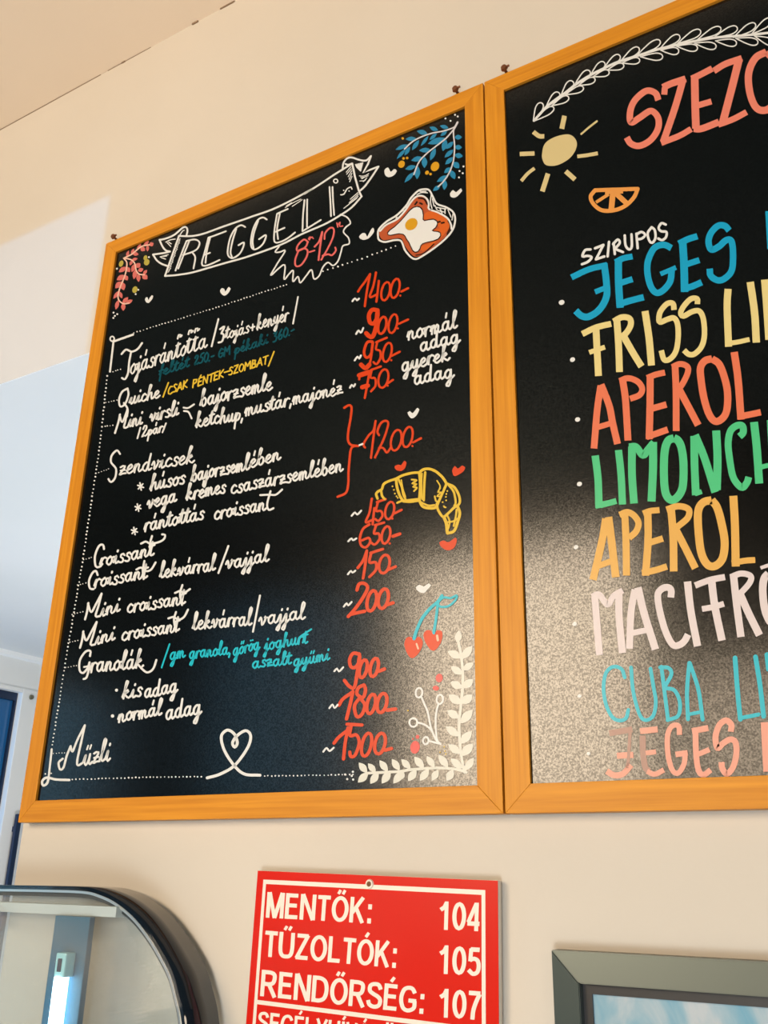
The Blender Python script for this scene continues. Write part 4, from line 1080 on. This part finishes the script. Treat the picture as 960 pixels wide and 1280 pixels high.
letters(P_ORED, 'orange red capitals',
        (fY, 8.3, [(208, 255), (172, 500), (140, 885)]), (fY, 8.6, [(210, 245), (290, 450), (325, 620), (375, 840)]), (fY, 7, [(180, 672), (310, 632)]), (fY, 8.6, [(425, 190), (455, 400), (480, 805)]),
        (fY, 7.5, [(395, 210), (480, 182), (575, 215), (622, 285), (595, 350), (500, 388)]), (fY, 7.5, [(850, 125), (760, 145), (670, 180)]), (fY, 8.8, [(702, 150), (700, 450), (692, 792)]), (fY, 8, [(665, 770), (780, 730), (878, 695)]), (fY, 8, [(712, 488), (865, 445)]),
        (fZ, 8.4, [(30, 210), (40, 450), (42, 870)]), (fZ, 7.5, [(0, 232), (80, 200), (152, 225), (158, 285), (110, 390), (60, 460)]), (fZ, 8.8, [(70, 450), (150, 600), (262, 812)]),
        (fZ, 9.0, [(400, 148), (330, 168), (285, 240), (292, 370), (322, 550), (370, 700), (430, 772), (500, 748), (548, 660), (555, 480), (520, 320), (470, 200), (400, 148)]), (fZ, 9.2, [(622, 80), (660, 350), (690, 755)]), (fZ, 8, [(660, 728), (780, 705), (888, 682)]))
letters(P_GREEN, 'mint green capitals',
        (fa, 9.2, [(112, 315), (140, 550), (150, 840)]), (fa, 7.5, [(115, 818), (230, 795), (325, 770)]), (fa, 9, [(345, 260), (370, 500), (385, 805)]), (fa, 9.6, [(480, 225), (480, 500), (500, 795)]), (fa, 9, [(450, 230), (520, 230), (590, 312), (640, 255), (700, 185)]), (fa, 10, [(690, 180), (690, 450), (675, 775)]),
        (fb, 10.0, [(20, 302), (-40, 330), (-75, 450), (-80, 700), (-60, 860), (-5, 920), (60, 885), (108, 780), (115, 560), (95, 400), (60, 325), (20, 302)]), (fb, 9.6, [(222, 280), (225, 550), (238, 872)]), (fb, 6, [(228, 860), (298, 835)]), (fb, 9.6, [(230, 270), (325, 500), (432, 842)]), (fb, 10, [(442, 225), (455, 500), (448, 820)]),
        (fb, 8.6, [(675, 285), (712, 245), (705, 180), (650, 175), (585, 230), (562, 350), (575, 500), (605, 670), (650, 755), (705, 795), (750, 745), (768, 690)]), (fb, 10, [(820, 140), (848, 400), (872, 755)]), (fb, 6, [(845, 622), (905, 588), (985, 570)]), (fb, 9, [(985, 120), (1000, 400)]))
letters(P_OCHRE, 'ochre capitals',
        (fc, 9.2, [(218, 225), (180, 450), (90, 838)]), (fc, 9.6, [(245, 210), (275, 450), (318, 812)]), (fc, 7.5, [(140, 700), (290, 645)]), (fc, 8.8, [(408, 185), (420, 450), (425, 795)]), (fc, 8, [(355, 190), (430, 162), (500, 195), (545, 270), (520, 355), (450, 420)]), (fc, 7.5, [(755, 140), (660, 150), (590, 175)]),
        (fc, 9.2, [(638, 155), (640, 450), (615, 795)]), (fc, 8, [(580, 770), (700, 745), (830, 705)]), (fc, 8, [(650, 468), (790, 425)]),
        (fd, 9.5, [(65, 185), (85, 450), (90, 770)]), (fd, 8, [(22, 200), (130, 168), (225, 195), (222, 270), (140, 345), (85, 380)]), (fd, 9.2, [(115, 395), (190, 540), (290, 742)]),
        (fd, 10.0, [(440, 112), (360, 135), (315, 220), (320, 420), (345, 600), (400, 705), (470, 720), (540, 650), (560, 500), (530, 320), (490, 180), (440, 112)]), (fd, 10, [(640, 72), (655, 350), (662, 725)]), (fd, 7.5, [(625, 695), (740, 672), (842, 665)]))
letters(P_LILAC, 'pale lilac capitals',
        (fe, 8.6, [(108, 280), (125, 500), (155, 870)]), (fe, 7.5, [(80, 290), (150, 265), (235, 365), (300, 275), (388, 225)]), (fe, 9, [(350, 235), (352, 500), (385, 850)]), (fe, 8.6, [(510, 215), (470, 450), (455, 808)]), (fe, 9.2, [(540, 195), (600, 450), (715, 815)]), (fe, 7.2, [(475, 652), (620, 622)]),
        (fe, 8.4, [(868, 295), (872, 225), (842, 195), (785, 205), (738, 272), (762, 450), (822, 650), (890, 768), (955, 768), (1005, 730), (1040, 665)]), (ff, 9.2, [(155, 295), (190, 600), (255, 942)]), (ff, 7.8, [(230, 335), (380, 280), (530, 250)]), (ff, 9.4, [(395, 285), (430, 550), (500, 885)]), (ff, 7.2, [(300, 570), (400, 552), (520, 518)]),
        (ff, 9.2, [(615, 235), (650, 550), (690, 850)]), (ff, 7.5, [(585, 252), (690, 215), (785, 240), (775, 310), (670, 430)]), (ff, 9.4, [(680, 420), (770, 620), (875, 832)]), (ff, 4.5, [(885, 160), (965, 132)]), (ff, 9.5, [(965, 215), (920, 270), (908, 400), (930, 580), (985, 700), (1045, 690), (1075, 500), (1040, 280), (965, 215)]))
letters(P_TEAL, 'turquoise thin capitals', *[(fr, w_, p, 'round') for fr, w_, p in (
    (fg, 4.6, [(262, 235), (235, 168), (170, 150), (112, 200), (92, 320), (112, 450), (160, 550), (220, 580), (272, 560), (290, 495)]), (fg, 4.6, [(312, 155), (330, 350), (380, 530), (430, 577), (490, 540), (510, 430), (490, 300), (468, 165)]),
    (fg, 4.8, [(555, 150), (580, 350), (608, 572)]), (fg, 4.8, [(545, 155), (612, 160), (635, 210), (585, 305)]), (fg, 4.8, [(585, 320), (660, 340), (702, 430), (690, 540), (605, 577)]), (fg, 5.0, [(778, 120), (760, 350), (768, 570)]), (fg, 5.0, [(782, 120), (850, 330), (885, 572)]), (fg, 4.4, [(768, 532), (880, 510)]),
    (fh, 6.0, [(418, 160), (440, 450), (465, 705)]), (fh, 5.0, [(465, 692), (540, 680), (628, 662)]), (fh, 6.0, [(600, 150), (640, 400), (672, 678)]), (fh, 6.0, [(702, 130), (715, 260)]))])
letters(P_DULL, 'faded mauve strokes of the last line', (fg, 7.5, [(138, 682), (322, 650)]), (fg, 4.0, [(305, 660), (298, 780), (290, 900), (278, 960)]), (fg, 7.5, [(405, 700), (408, 830), (425, 950), (455, 985)]))
letters(P_PEACH, 'peach pink capitals',
        (fg, 7.5, [(200, 862), (330, 855)]), (fg, 7.5, [(118, 985), (180, 1018), (250, 1005), (312, 935)]), (fg, 7.5, [(385, 665), (525, 650)]), (fg, 6, [(430, 840), (512, 830)]), (fg, 6.5, [(440, 985), (500, 1010), (575, 975)]),
        (fg, 6.5, [(700, 695), (692, 625), (640, 625), (605, 700), (608, 850), (642, 975), (690, 1000), (735, 930), (745, 850)]), (fg, 7, [(668, 852), (765, 838)]), (fg, 7.5, [(800, 665), (930, 640)]), (fg, 7.2, [(828, 650), (832, 830), (850, 970), (890, 1015), (950, 975)]), (fg, 6.5, [(850, 850), (940, 812)]),
        (fh, 7.5, [(380, 815), (385, 755), (340, 715), (280, 755), (245, 860), (262, 960), (310, 920), (370, 885), (420, 905), (430, 1010), (400, 1130), (345, 1190), (305, 1140), (298, 1085)]), (fh, 10, [(682, 730), (705, 1170)]))
# ------------------------------------------------------------------ screws the boards hang on
RUST = mat('rusty_brown_screw', (0.16, 0.055, 0.02), 0.5, 0.5)
for (x, z, lb) in ((0.020, 2.6205, 'small brown screw hook above the far corner of the breakfast board'),
                   (0.7075, 2.6215, 'small brown screw hook above the breakfast board where the two boards meet'),
                   (0.7845, 2.6215, 'small brown screw hook above the drinks board beside the joint')):
    t = thing('screw_hook', lb, 'screw hook', (x, 0.0, z), group=None)
    bm = bmesh.new()
    rot = Matrix.Rotation(math.pi / 2, 4, 'X')
    bmesh.ops.create_cone(bm, cap_ends=True, segments=12, radius1=0.0022, radius2=0.0022, depth=0.024, matrix=Matrix.Translation((x, -0.010, z)) @ rot)
    from_bm('shank', bm, RUST, t)
    bm = bmesh.new()
    bmesh.ops.create_cone(bm, cap_ends=True, segments=16, radius1=0.0052, radius2=0.0040, depth=0.004, matrix=Matrix.Translation((x, -0.0235, z + 0.001)) @ rot)
    bmesh.ops.create_cone(bm, cap_ends=True, segments=10, radius1=0.0016, radius2=0.0016, depth=0.010, matrix=Matrix.Translation((x + 0.003, -0.0235, z + 0.001)) @ Matrix.Rotation(math.pi / 2, 4, 'Y'))
    from_bm('head', bm, RUST, t)

# ------------------------------------------------------------------ red emergency-number sign
SY = -0.014
TILT = math.radians(1.15)
tl = on_plane(322.0, 1088.0, SY)
SW, SH = 0.3105, 0.235
RED = mat('red_sign_face', tuple(0.66 * v for v in lin((226, 30, 8))), 0.3, spec=0.2)
SWHITE = mat('white_sign_plastic', tuple(0.70 * v for v in lin((246, 236, 222))), 0.4)
sg = thing('emergency_sign', 'red plastic sign with white emergency phone numbers below the breakfast board', 'sign', (tl.x + SW / 2, 0, tl.z - SH))


def sgn(u, v):      # sign-local (right, down) to wall x, z
    return (tl.x + u * math.cos(TILT) - v * math.sin(TILT), tl.z - u * math.sin(TILT) - v * math.cos(TILT))


bm = bmesh.new()
prism(bm, [sgn(0, 0), sgn(SW, 0), sgn(SW, SH), sgn(0, SH)], 'y', SY + 0.001, SY + 0.0085, 0.0006)
from_bm('sign_plate', bm, SWHITE, sg, 'white plastic core')
bm = bmesh.new()
e = 0.0003
prism(bm, [sgn(e, e), sgn(SW - e, e), sgn(SW - e, SH - e), sgn(e, SH - e)], 'y', SY, SY + 0.0011)
from_bm('sign_face', bm, RED, sg, 'red printed face')
bm = bmesh.new()
bmesh.ops.create_cone(bm, cap_ends=True, segments=20, radius1=0.008, radius2=0.008, depth=0.0056, matrix=Matrix.Translation((*[sgn(SW / 2, .02)[0]], -0.0028, sgn(SW / 2, .02)[1])) @ Matrix.Rotation(math.pi / 2, 4, 'X'))
from_bm('spacer', bm, SWHITE, sg)
bm = bmesh.new()
a0, a1, bw = 0.0098, SW - 0.0142, 0.0047
b0, b1 = 0.0098, SH - 0.01
bs = bw * .9
for (u0, u1, v0, v1) in ((a0, a1, b0, b0 + bw), (a0, a0 + bs, b0 + bw, b1 - bw), (a1 - bs, a1, b0 + bw, b1 - bw), (a0, a1, b1 - bw, b1), (a0 + bs, a1 - bs, 0.1363, 0.1406)):
    prism(bm, [sgn(u0, v0), sgn(u1, v0), sgn(u1, v1), sgn(u0, v1)], 'y', SY - 0.0003, SY + 0.0002)
from_bm('border_line', bm, SWHITE, sg, 'white printed border')
# screw through the top border
hx, hz = on_plane(462.3, 1105.0, SY).x, on_plane(462.3, 1105.0, SY).z
for nm, r1, y0, m in (('screw_washer', 0.0052, SY - 0.0010, SWHITE), ('screw', 0.0030, SY - 0.0020, mat('brown_screw', (0.14, 0.07, 0.03), 0.5, 0.6))):
    bm = bmesh.new()
    bmesh.ops.create_cone(bm, cap_ends=True, segments=20, radius1=r1, radius2=r1 * .85, depth=0.002, matrix=Matrix.Translation((hx, y0, hz)) @ Matrix.Rotation(math.pi / 2, 4, 'X'))
    if nm == 'screw':
        for a in (0, math.pi / 2):
            bmesh.ops.create_cube(bm, size=1, matrix=Matrix.Translation((hx, y0 - 0.0011, hz)) @ Matrix.Rotation(a + .5, 4, 'Y') @ Matrix.Diagonal((0.0042, 0.0005, 0.0009, 1)))
    from_bm(nm, bm, m, sg)


# upright block letters: straight bars (b) and curved bars (c) on a unit cap height
SG = {
    'M': (.86, [('b', (.09, 0), (.09, 1)), ('b', (.77, 0), (.77, 1)), ('b', (.12, 1), (.43, 0)), ('b', (.43, 0), (.74, 1))]),
    'E': (.66, [('b', (.09, 0), (.09, 1)), ('b', (.09, .92), (.6, .92)), ('b', (.09, .53), (.56, .53)), ('b', (.09, .08), (.62, .08))]),
    'N': (.76, [('b', (.09, 0), (.09, 1)), ('b', (.67, 0), (.67, 1)), ('b', (.11, 1), (.65, 0))]),
    'T': (.66, [('b', (.33, 0), (.33, 1)), ('b', (.02, .92), (.64, .92))]),
    'O': (.82, [('o', .41, .5, .32, .43)]),
    'K': (.74, [('b', (.09, 0), (.09, 1)), ('b', (.12, .38), (.62, 1)), ('b', (.3, .58), (.65, 0))]),
    'U': (.76, [('c', [(.09, 1), (.09, .35), (.18, .12), (.38, .07), (.58, .12), (.67, .35), (.67, 1)])]),
    'Z': (.68, [('b', (.06, .92), (.62, .92)), ('b', (.6, .95), (.08, .05)), ('b', (.04, .08), (.64, .08))]),
    'L': (.64, [('b', (.09, 0), (.09, 1)), ('b', (.09, .08), (.6, .08))]),
    'R': (.76, [('b', (.09, 0), (.09, 1)), ('c', [(.09, .92), (.45, .92), (.6, .85), (.62, .7), (.56, .54), (.4, .48), (.09, .48)]), ('b', (.36, .5), (.68, 0))]),
    'D': (.78, [('b', (.09, 0), (.09, 1)), ('c', [(.09, .92), (.38, .92), (.6, .8), (.68, .5), (.6, .2), (.38, .08), (.09, .08)])]),
    'S': (.72, [('c', [(.62, .74), (.52, .9), (.34, .93), (.14, .86), (.12, .66), (.3, .55), (.5, .47), (.63, .34), (.58, .14), (.36, .07), (.14, .14), (.07, .3)])]),
    'G': (.82, [('c', [(.7, .74), (.58, .9), (.4, .93), (.2, .85), (.09, .6), (.1, .35), (.22, .13), (.42, .07), (.6, .12), (.71, .22), (.71, .45)]), ('b', (.42, .45), (.78, .45))]),
    'Y': (.74, [('b', (.37, 0), (.37, .5)), ('b', (.06, 1), (.37, .42)), ('b', (.68, 1), (.37, .42))]),
    'H': (.76, [('b', (.09, 0), (.09, 1)), ('b', (.67, 0), (.67, 1)), ('b', (.09, .53), (.67, .53))]),
    'I': (.28, [('b', (.14, 0), (.14, 1))]),
    'V': (.72, [('b', (.06, 1), (.36, 0)), ('b', (.66, 1), (.36, 0))]),
    'A': (.78, [('b', (.06, 0), (.39, 1)), ('b', (.72, 0), (.39, 1)), ('b', (.2, .3), (.58, .3))]),
    ':': (.34, [('b', (.17, 0), (.17, .2)), ('b', (.17, .55), (.17, .75))]),
    '1': (.62, [('b', (.38, 0), (.38, 1)), ('c', [(.36, .93), (.28, .8), (.1, .7)])]),
    '0': (.62, [('o', .31, .5, .23, .43)]),
    '4': (.62, [('b', (.45, 0), (.45, 1)), ('b', (.43, .98), (.06, .3)), ('b', (.02, .26), (.6, .26))]),
    '5': (.62, [('b', (.14, .92), (.56, .92)), ('b', (.17, .95), (.13, .5)), ('c', [(.12, .54), (.3, .6), (.48, .54), (.54, .34), (.48, .14), (.28, .07), (.06, .2)])]),
    '7': (.62, [('b', (.04, .92), (.58, .92)), ('c', [(.55, .9), (.38, .6), (.27, .3), (.24, 0)])]),
}
SACC = {'\u0150': ('O', 2), '\u0170': ('U', 2), '\u00d3': ('O', 1), '\u00c9': ('E', 1), '\u00cd': ('I', 1), '\u00c1': ('A', 1), '\u00d6': ('O', 3)}


def sign_text(s, p0, p1, cap, wt=0.165):
    """Sign lettering: baseline from p0 to p1, cap height, all traced on the sign's face."""
    k = Ink(SY, 0.0003)
    seq, tot = [], 0.0
    for ch in s:
        base, acc = SACC.get(ch, (ch, 0))
        seq.append((tot, base, acc)); tot += SG[base][0] + 0.07
    ex = ((p1[0] - p0[0]) / tot, (p1[1] - p0[1]) / tot)
    ux, uy = 0.075 * cap - 0.045 * cap * (p0[0] - 320) / 230, -cap

    def T(off, q):
        return (p0[0] + ex[0] * (off + q[0]) + ux * q[1], p0[1] + ex[1] * (off + q[0]) + uy * q[1])
    wx = math.hypot(*ex) * 0.185
    wy = cap * 0.155
    for off, base, acc in seq:
        for st in SG[base][1]:
            if st[0] == 'b':
                a, b = st[1], st[2]
                steep = abs(b[1] - a[1]) > abs(b[0] - a[0])
                k.line([T(off, a), T(off, b)], wx if steep else wy, smooth=False, cap='flat')
            elif st[0] == 'c':
                k.line([T(off, q) for q in st[1]], (wx + wy) / 2, cap='flat')
            else:
                _, cx, cy, rx, ry = st
                k.line([T(off, (cx + rx * math.cos(t), cy + ry * math.sin(t))) for t in (2 * math.pi * i / 16 for i in range(16))], (wx + wy) / 2, closed=True)
        mid = SG[base][0] / 2
        if acc == 1:
            k.line([T(off, (mid - .04, 1.08)), T(off, (mid + .1, 1.26))], wx * .8, smooth=False, cap='flat')
        elif acc == 2:
            for dx in (-.14, .08):
                k.line([T(off, (mid + dx, 1.08)), T(off, (mid + dx + .1, 1.24))], wx * .75, smooth=False, cap='flat')
        elif acc == 3:
            for dx in (-.15, .15):
                k.line([T(off, (mid + dx, 1.08)), T(off, (mid + dx, 1.22))], wx, smooth=False, cap='flat')
    k.build('sign_lettering', SWHITE, sg)


sign_text('MENT\u0150K:', (332.1, 1147.0), (467.2, 1154.7), 32.0)
sign_text('104', (547.4, 1162.0), (601.4, 1164.2), 35.5)
sign_text('T\u0170ZOLT\u00d3K:', (329.1, 1195.5), (498.3, 1210.4), 32.5)
sign_text('105', (547.0, 1216.8), (602.0, 1220.6), 35.8)
sign_text('REND\u0150RS\u00c9G:', (325.0, 1245.0), (532.9, 1268.0), 33.0)
sign_text('107', (547.0, 1271.4), (602.5, 1275.4), 36.0)
sign_text('SEG\u00c9LYH\u00cdV\u00c1S\u00d6', (321.5, 1290.0), (494.0, 1311.0), 26.0)

# ------------------------------------------------------------------ framed blue picture, its upper corner in view
FY = -0.022
fx0, fz1 = on_plane(687.6, 1187.5, FY).x, on_plane(687.6, 1187.5, FY).z
FW, FH = 0.62, 0.46
fx1, fz0 = fx0 + FW, fz1 - FH
GREY = mat('grey_green_frame', (0.045, 0.060, 0.055), 0.34, 0.4)
pf = thing('picture_frame', 'grey green framed blue abstract painting below the drinks board', 'picture', ((fx0 + fx1) / 2, 0, fz0))
FR = 0.0275


def rail(q):
    """q: outer a, outer b, inner b, inner a -- outer edge lower than the inner ridge."""
    bm = bmesh.new()
    ys = (FY + 0.003, FY + 0.003, FY, FY)
    A = [bm.verts.new((p[0], y, p[1])) for p, y in zip(q, ys)]
    B = [bm.verts.new((p[0], 0.0, p[1])) for p in q]
    bm.faces.new(A); bm.faces.new(B[::-1])
    for i in range(4):
        bm.faces.new((A[i], A[(i + 1) % 4], B[(i + 1) % 4], B[i]))
    bmesh.ops.bevel(bm, geom=bm.edges[:], offset=0.0009, segments=2, affect='EDGES')
    from_bm('frame_rail', bm, GREY, pf)


O4 = [(fx0, fz1), (fx1, fz1), (fx1, fz0), (fx0, fz0)]
I4 = [(fx0 + FR, fz1 - FR), (fx1 - FR, fz1 - FR), (fx1 - FR, fz0 + FR), (fx0 + FR, fz0 + FR)]
for i in range(4):
    j = (i + 1) % 4
    rail([O4[i], O4[j], I4[j], I4[i]])
BLACK = mat('black_lip', (0.006, 0.006, 0.007), 0.4)
bm = bmesh.new()
lw = 0.009
g = 0.0002
for (a, b, c, d) in ((I4[0][0] + g, I4[1][0] - g, I4[0][1] - lw, I4[0][1] - g), (I4[0][0] + g, I4[1][0] - g, I4[2][1] + g, I4[2][1] + lw), (I4[0][0] + g, I4[0][0] + lw, I4[2][1] + lw, I4[0][1] - lw), (I4[1][0] - lw, I4[1][0] - g, I4[2][1] + lw, I4[0][1] - lw)):
    add_box(bm, a, b, -0.013, -0.001, c, d)
from_bm('frame_lip', bm, BLACK, pf, 'black inner lip')
ART = mat('blue_abstract_painting', (0.2, 0.4, 0.5), 0.55)
N, L, b = nodes(ART)
tc = N.new('ShaderNodeTexCoord'); mp = N.new('ShaderNodeMapping'); mp.inputs['Scale'].default_value = (1.5, 1, 0.8); mp.inputs['Rotation'].default_value = (0, 0.5, 0); mp.inputs['Location'].default_value = (0.30, 0, 0.12)
nz = N.new('ShaderNodeTexNoise'); nz.inputs['Scale'].default_value = 9; nz.inputs['Detail'].default_value = 5; nz.inputs['Distortion'].default_value = 1.2
cr = N.new('ShaderNodeValToRGB')
els = cr.color_ramp.elements
els[0].position = 0.33; els[0].color = (*[0.62 * v for v in lin((50, 140, 185))], 1); els[1].position = 0.62; els[1].color = (*[0.62 * v for v in lin((196, 206, 214))], 1)
m_ = els.new(0.44); m_.color = (*[0.62 * v for v in lin((108, 172, 200))], 1); m_ = els.new(0.52); m_.color = (*[0.62 * v for v in lin((150, 188, 206))], 1)
L.new(tc.outputs['Object'], mp.inputs[0]); L.new(mp.outputs[0], nz.inputs['Vector']); L.new(nz.outputs[0], cr.inputs[0]); L.new(cr.outputs[0], b.inputs['Base Color'])
box('painting', I4[0][0] + lw - 0.001, I4[1][0] - lw + 0.001, -0.0105, -0.002, I4[2][1] + lw - 0.001, I4[0][1] - lw + 0.001, ART, pf, label='blue and white abstract painting')

# ------------------------------------------------------------------ curved glass display case, its end close to the wall
CY1, CY0, CYN = -0.012, -0.070, -1.30       # band far and near edge, near end of the case
PROF_PX = [(0, 1106.5), (50, 1107.2), (103, 1108.8), (125, 1113.5), (147, 1124), (169, 1142), (187.5, 1165), (203, 1190), (215.6, 1215), (223, 1240), (231, 1280)]
prof = [on_plane(px, py, CY0) for px, py in PROF_PX]
prof = [(p.x, p.z) for p in prof]
top_z = prof[0][1]
CX0 = -0.52
last = prof[-1]
prof = prof + [(last[0] + 0.012, last[1] - 0.06), (last[0] + 0.020, last[1] - 0.14), (last[0] + 0.024, last[1] - 0.24), (last[0] + 0.024, 1.0)]
prof = [(CX0, top_z)] + spline(prof, False, 0.004)
CX1 = prof[-1][0]


def inset(pr, d):
    out = []
    for i, p in enumerate(pr):
        a = pr[max(0, i - 1)]; b = pr[min(len(pr) - 1, i + 1)]
        dx, dz = b[0] - a[0], b[1] - a[1]
        l = math.hypot(dx, dz) or 1
        out.append((p[0] + dz / l * d, p[1] - dx / l * d))
    return out


def shell(name, d0, d1, y0, y1, m, parent, label=None):
    a, b = inset(prof, d0), inset(prof, d1)
    bm = bmesh.new()
    n = len(a)
    V = [[bm.verts.new((p[0], y, p[1])) for p in s] for y in (y0, y1) for s in (a, b)]
    o0, i0, o1, i1 = V
    for i in range(n - 1):
        for q in ((o0[i], o0[i + 1], o1[i + 1], o1[i]), (i0[i + 1], i0[i], i1[i], i1[i + 1]), (o0[i + 1], o0[i], i0[i], i0[i + 1]), (o1[i], o1[i + 1], i1[i + 1], i1[i])):
            bm.faces.new(q)
    bm.faces.new((o0[0], o1[0], i1[0], i0[0])); bm.faces.new((o0[-1], i0[-1], i1[-1], o1[-1]))
    o = from_bm(name, bm, m, parent, label, smooth=True)
    for p in o.data.polygons:
        p.use_smooth = abs(p.normal.y) < 0.5
    return o


def glass(name, tint, film, fcol=(0.7, 0.76, 0.78)):
    """Thin clear sheet: straight-through light, mirror reflection by Fresnel, a pale film standing for reflections."""
    m = bpy.data.materials.new(name); m.use_nodes = True
    N = m.node_tree.nodes; L = m.node_tree.links
    N.remove(N['Principled BSDF'])
    out = N['Material Output']
    tr = N.new('ShaderNodeBsdfTransparent'); tr.inputs[0].default_value = (*tint, 1)
    gl = N.new('ShaderNodeBsdfGlossy'); gl.inputs['Roughness'].default_value = 0.04
    df = N.new('ShaderNodeBsdfDiffuse'); df.inputs[0].default_value = (*fcol, 1)
    lw_ = N.new('ShaderNodeNewGeometry')
    dt = N.new('ShaderNodeVectorMath'); dt.operation = 'DOT_PRODUCT'
    L.new(lw_.outputs['Normal'], dt.inputs[0]); L.new(lw_.outputs['Incoming'], dt.inputs[1])

    def mth(op, a, b_=None):
        n = N.new('ShaderNodeMath'); n.operation = op
        for i_, v in enumerate((a, b_)):
            if v is None:
                continue
            if isinstance(v, (int, float)):
                n.inputs[i_].default_value = v
            else:
                L.new(v, n.inputs[i_])
        return n.outputs[0]
    fres = mth('ADD', mth('MULTIPLY', mth('POWER', mth('SUBTRACT', 1.0, mth('ABSOLUTE', dt.outputs['Value'])), 5.0), 0.25), 0.012)
    m1 = N.new('ShaderNodeMixShader'); m2 = N.new('ShaderNodeMixShader')
    m1.inputs[0].default_value = film
    L.new(tr.outputs[0], m1.inputs[1]); L.new(df.outputs[0], m1.inputs[2])
    L.new(fres, m2.inputs[0]); L.new(m1.outputs[0], m2.inputs[1]); L.new(gl.outputs[0], m2.inputs[2])
    L.new(m2.outputs[0], out.inputs[0])
    return m


CASEBLACK = mat('black_glossy_case_trim', (0.005, 0.009, 0.015), 0.05, spec=0.5)
CASEBLACK.node_tree.nodes['Principled BSDF'].inputs['IOR'].default_value = 1.45
SILVER = mat('brushed_silver', (0.72, 0.71, 0.68), 0.3, 0.9)
GASKET = mat('dark_gasket', (0.02, 0.026, 0.03), 0.5)
CLEAR = glass('clear_case_glass', (0.97, 0.985, 0.985), 0.0)
FILM_GLASS = glass('end_glass_reflection_film', (0.96, 0.98, 0.98), 0.12, (0.80, 0.84, 0.86))  # pale diffuse film, reflections put into the pane colour
dc = thing('display_case', 'curved glass pastry display case with black glossy end trim below the breakfast board', 'display case', ((CX0 + CX1) / 2, (CYN + CY1) / 2, 0))
shell('end_trim', 0.0, 0.0045, CY0, CY1, CASEBLACK, dc, 'black glossy curved end trim')
shell('seal_strip', 0.0046, 0.0075, CY0 - 0.001, CY0 + 0.03, SILVER, dc, 'silver edge strip')
shell('inner_gasket', 0.0076, 0.0125, CY0 + 0.004, CY0 + 0.03, GASKET, dc, 'dark rubber gasket')
shell('curved_glass', 0.001, 0.0045, CYN + 0.012, CY0 - 0.002, CLEAR, dc, 'clear curved glass front and top')
shell('end_trim', 0.0, 0.0045, CYN - 0.04, CYN + 0.01, CASEBLACK, dc, 'black glossy curved end trim')
# far end pane
ins = inset(prof, 0.0126)
bm = bmesh.new()
prism(bm, ins + [(CX0 + 0.001, 1.0)], 'y', CY0 + 0.012, CY0 + 0.017)
from_bm('end_pane', bm, FILM_GLASS, dc, 'glass end pane with a pale film for reflections')
# post with a light tube standing inside
tp = on_plane(86, 1150, CY0 - 0.02)
pb_l, pb_r = on_plane(64, 1152, CY0 - 0.02), on_plane(108, 1150, CY0 - 0.02)
box('post', pb_l.x, pb_r.x, CY0 - 0.0145, CY0 - 0.006, 1.0, tp.z + 0.004, mat('deep_blue_post', (0.006, 0.09, 0.17), 0.6), dc, 0.001, 'deep blue upright post')
box('top_rail', CX0 + 0.01, on_plane(150, 1135, CY0).x, CY0 - 0.006, CY0 + 0.010, tp.z + 0.0045, tp.z + 0.0165, mat('frosted_rail', (0.42, 0.47, 0.48), 0.35), dc, 0.001, 'grey frosted rail')
sx = on_plane(75, 1205, CY0 - 0.03).x
s0, s1 = on_plane(75, 1222, CY0 - 0.03).z, on_plane(75, 1191, CY0 - 0.03).z
bm = bmesh.new()
add_box(bm, sx - 0.0085, sx + 0.0085, CY0 - 0.030, CY0 - 0.0145, s0, s1, 0.002)
sk = from_bm('tube_socket', bm, mat('pale_blue_plastic', (0.30, 0.62, 0.70), 0.3), dc, 'pale blue lamp socket')
bm = bmesh.new()
add_box(bm, sx - 0.003, sx + 0.003, CY0 - 0.0315, CY0 - 0.0302, s0 + 0.006, s1 - 0.006, 0.0005)
from_bm('socket_slot', bm, NAVY, sk)
bm = bmesh.new()
bmesh.ops.create_cone(bm, cap_ends=True, segments=20, radius1=0.0085, radius2=0.0085, depth=s0 - 1.03, matrix=Matrix.Translation((sx - 0.001, CY0 - 0.024, (s0 + 1.03) / 2)))
from_bm('light_tube', bm, mat('cold_white_tube', (0.9, 0.95, 1), 0.4, emit=(0.62, 0.90, 1.0), estr=9.0), dc, 'glowing cold white light tube', smooth=True)
# cabinet below the glass
bm = bmesh.new()
add_box(bm, CX0, CX1, CYN - 0.04, CY1, 0.10, 0.992, 0.006)
add_box(bm, CX0 + 0.03, CX1 - 0.05, CYN, CY1 - 0.03, 0.0, 0.10)
from_bm('cabinet', bm, mat('dark_case_body', (0.02, 0.022, 0.026), 0.3), dc)
box('display_deck', CX0 + 0.01, CX1 - 0.01, CYN, CY1 - 0.01, 0.992, 0.999, mat('steel_deck', (0.6, 0.61, 0.62), 0.3, 0.8), dc)
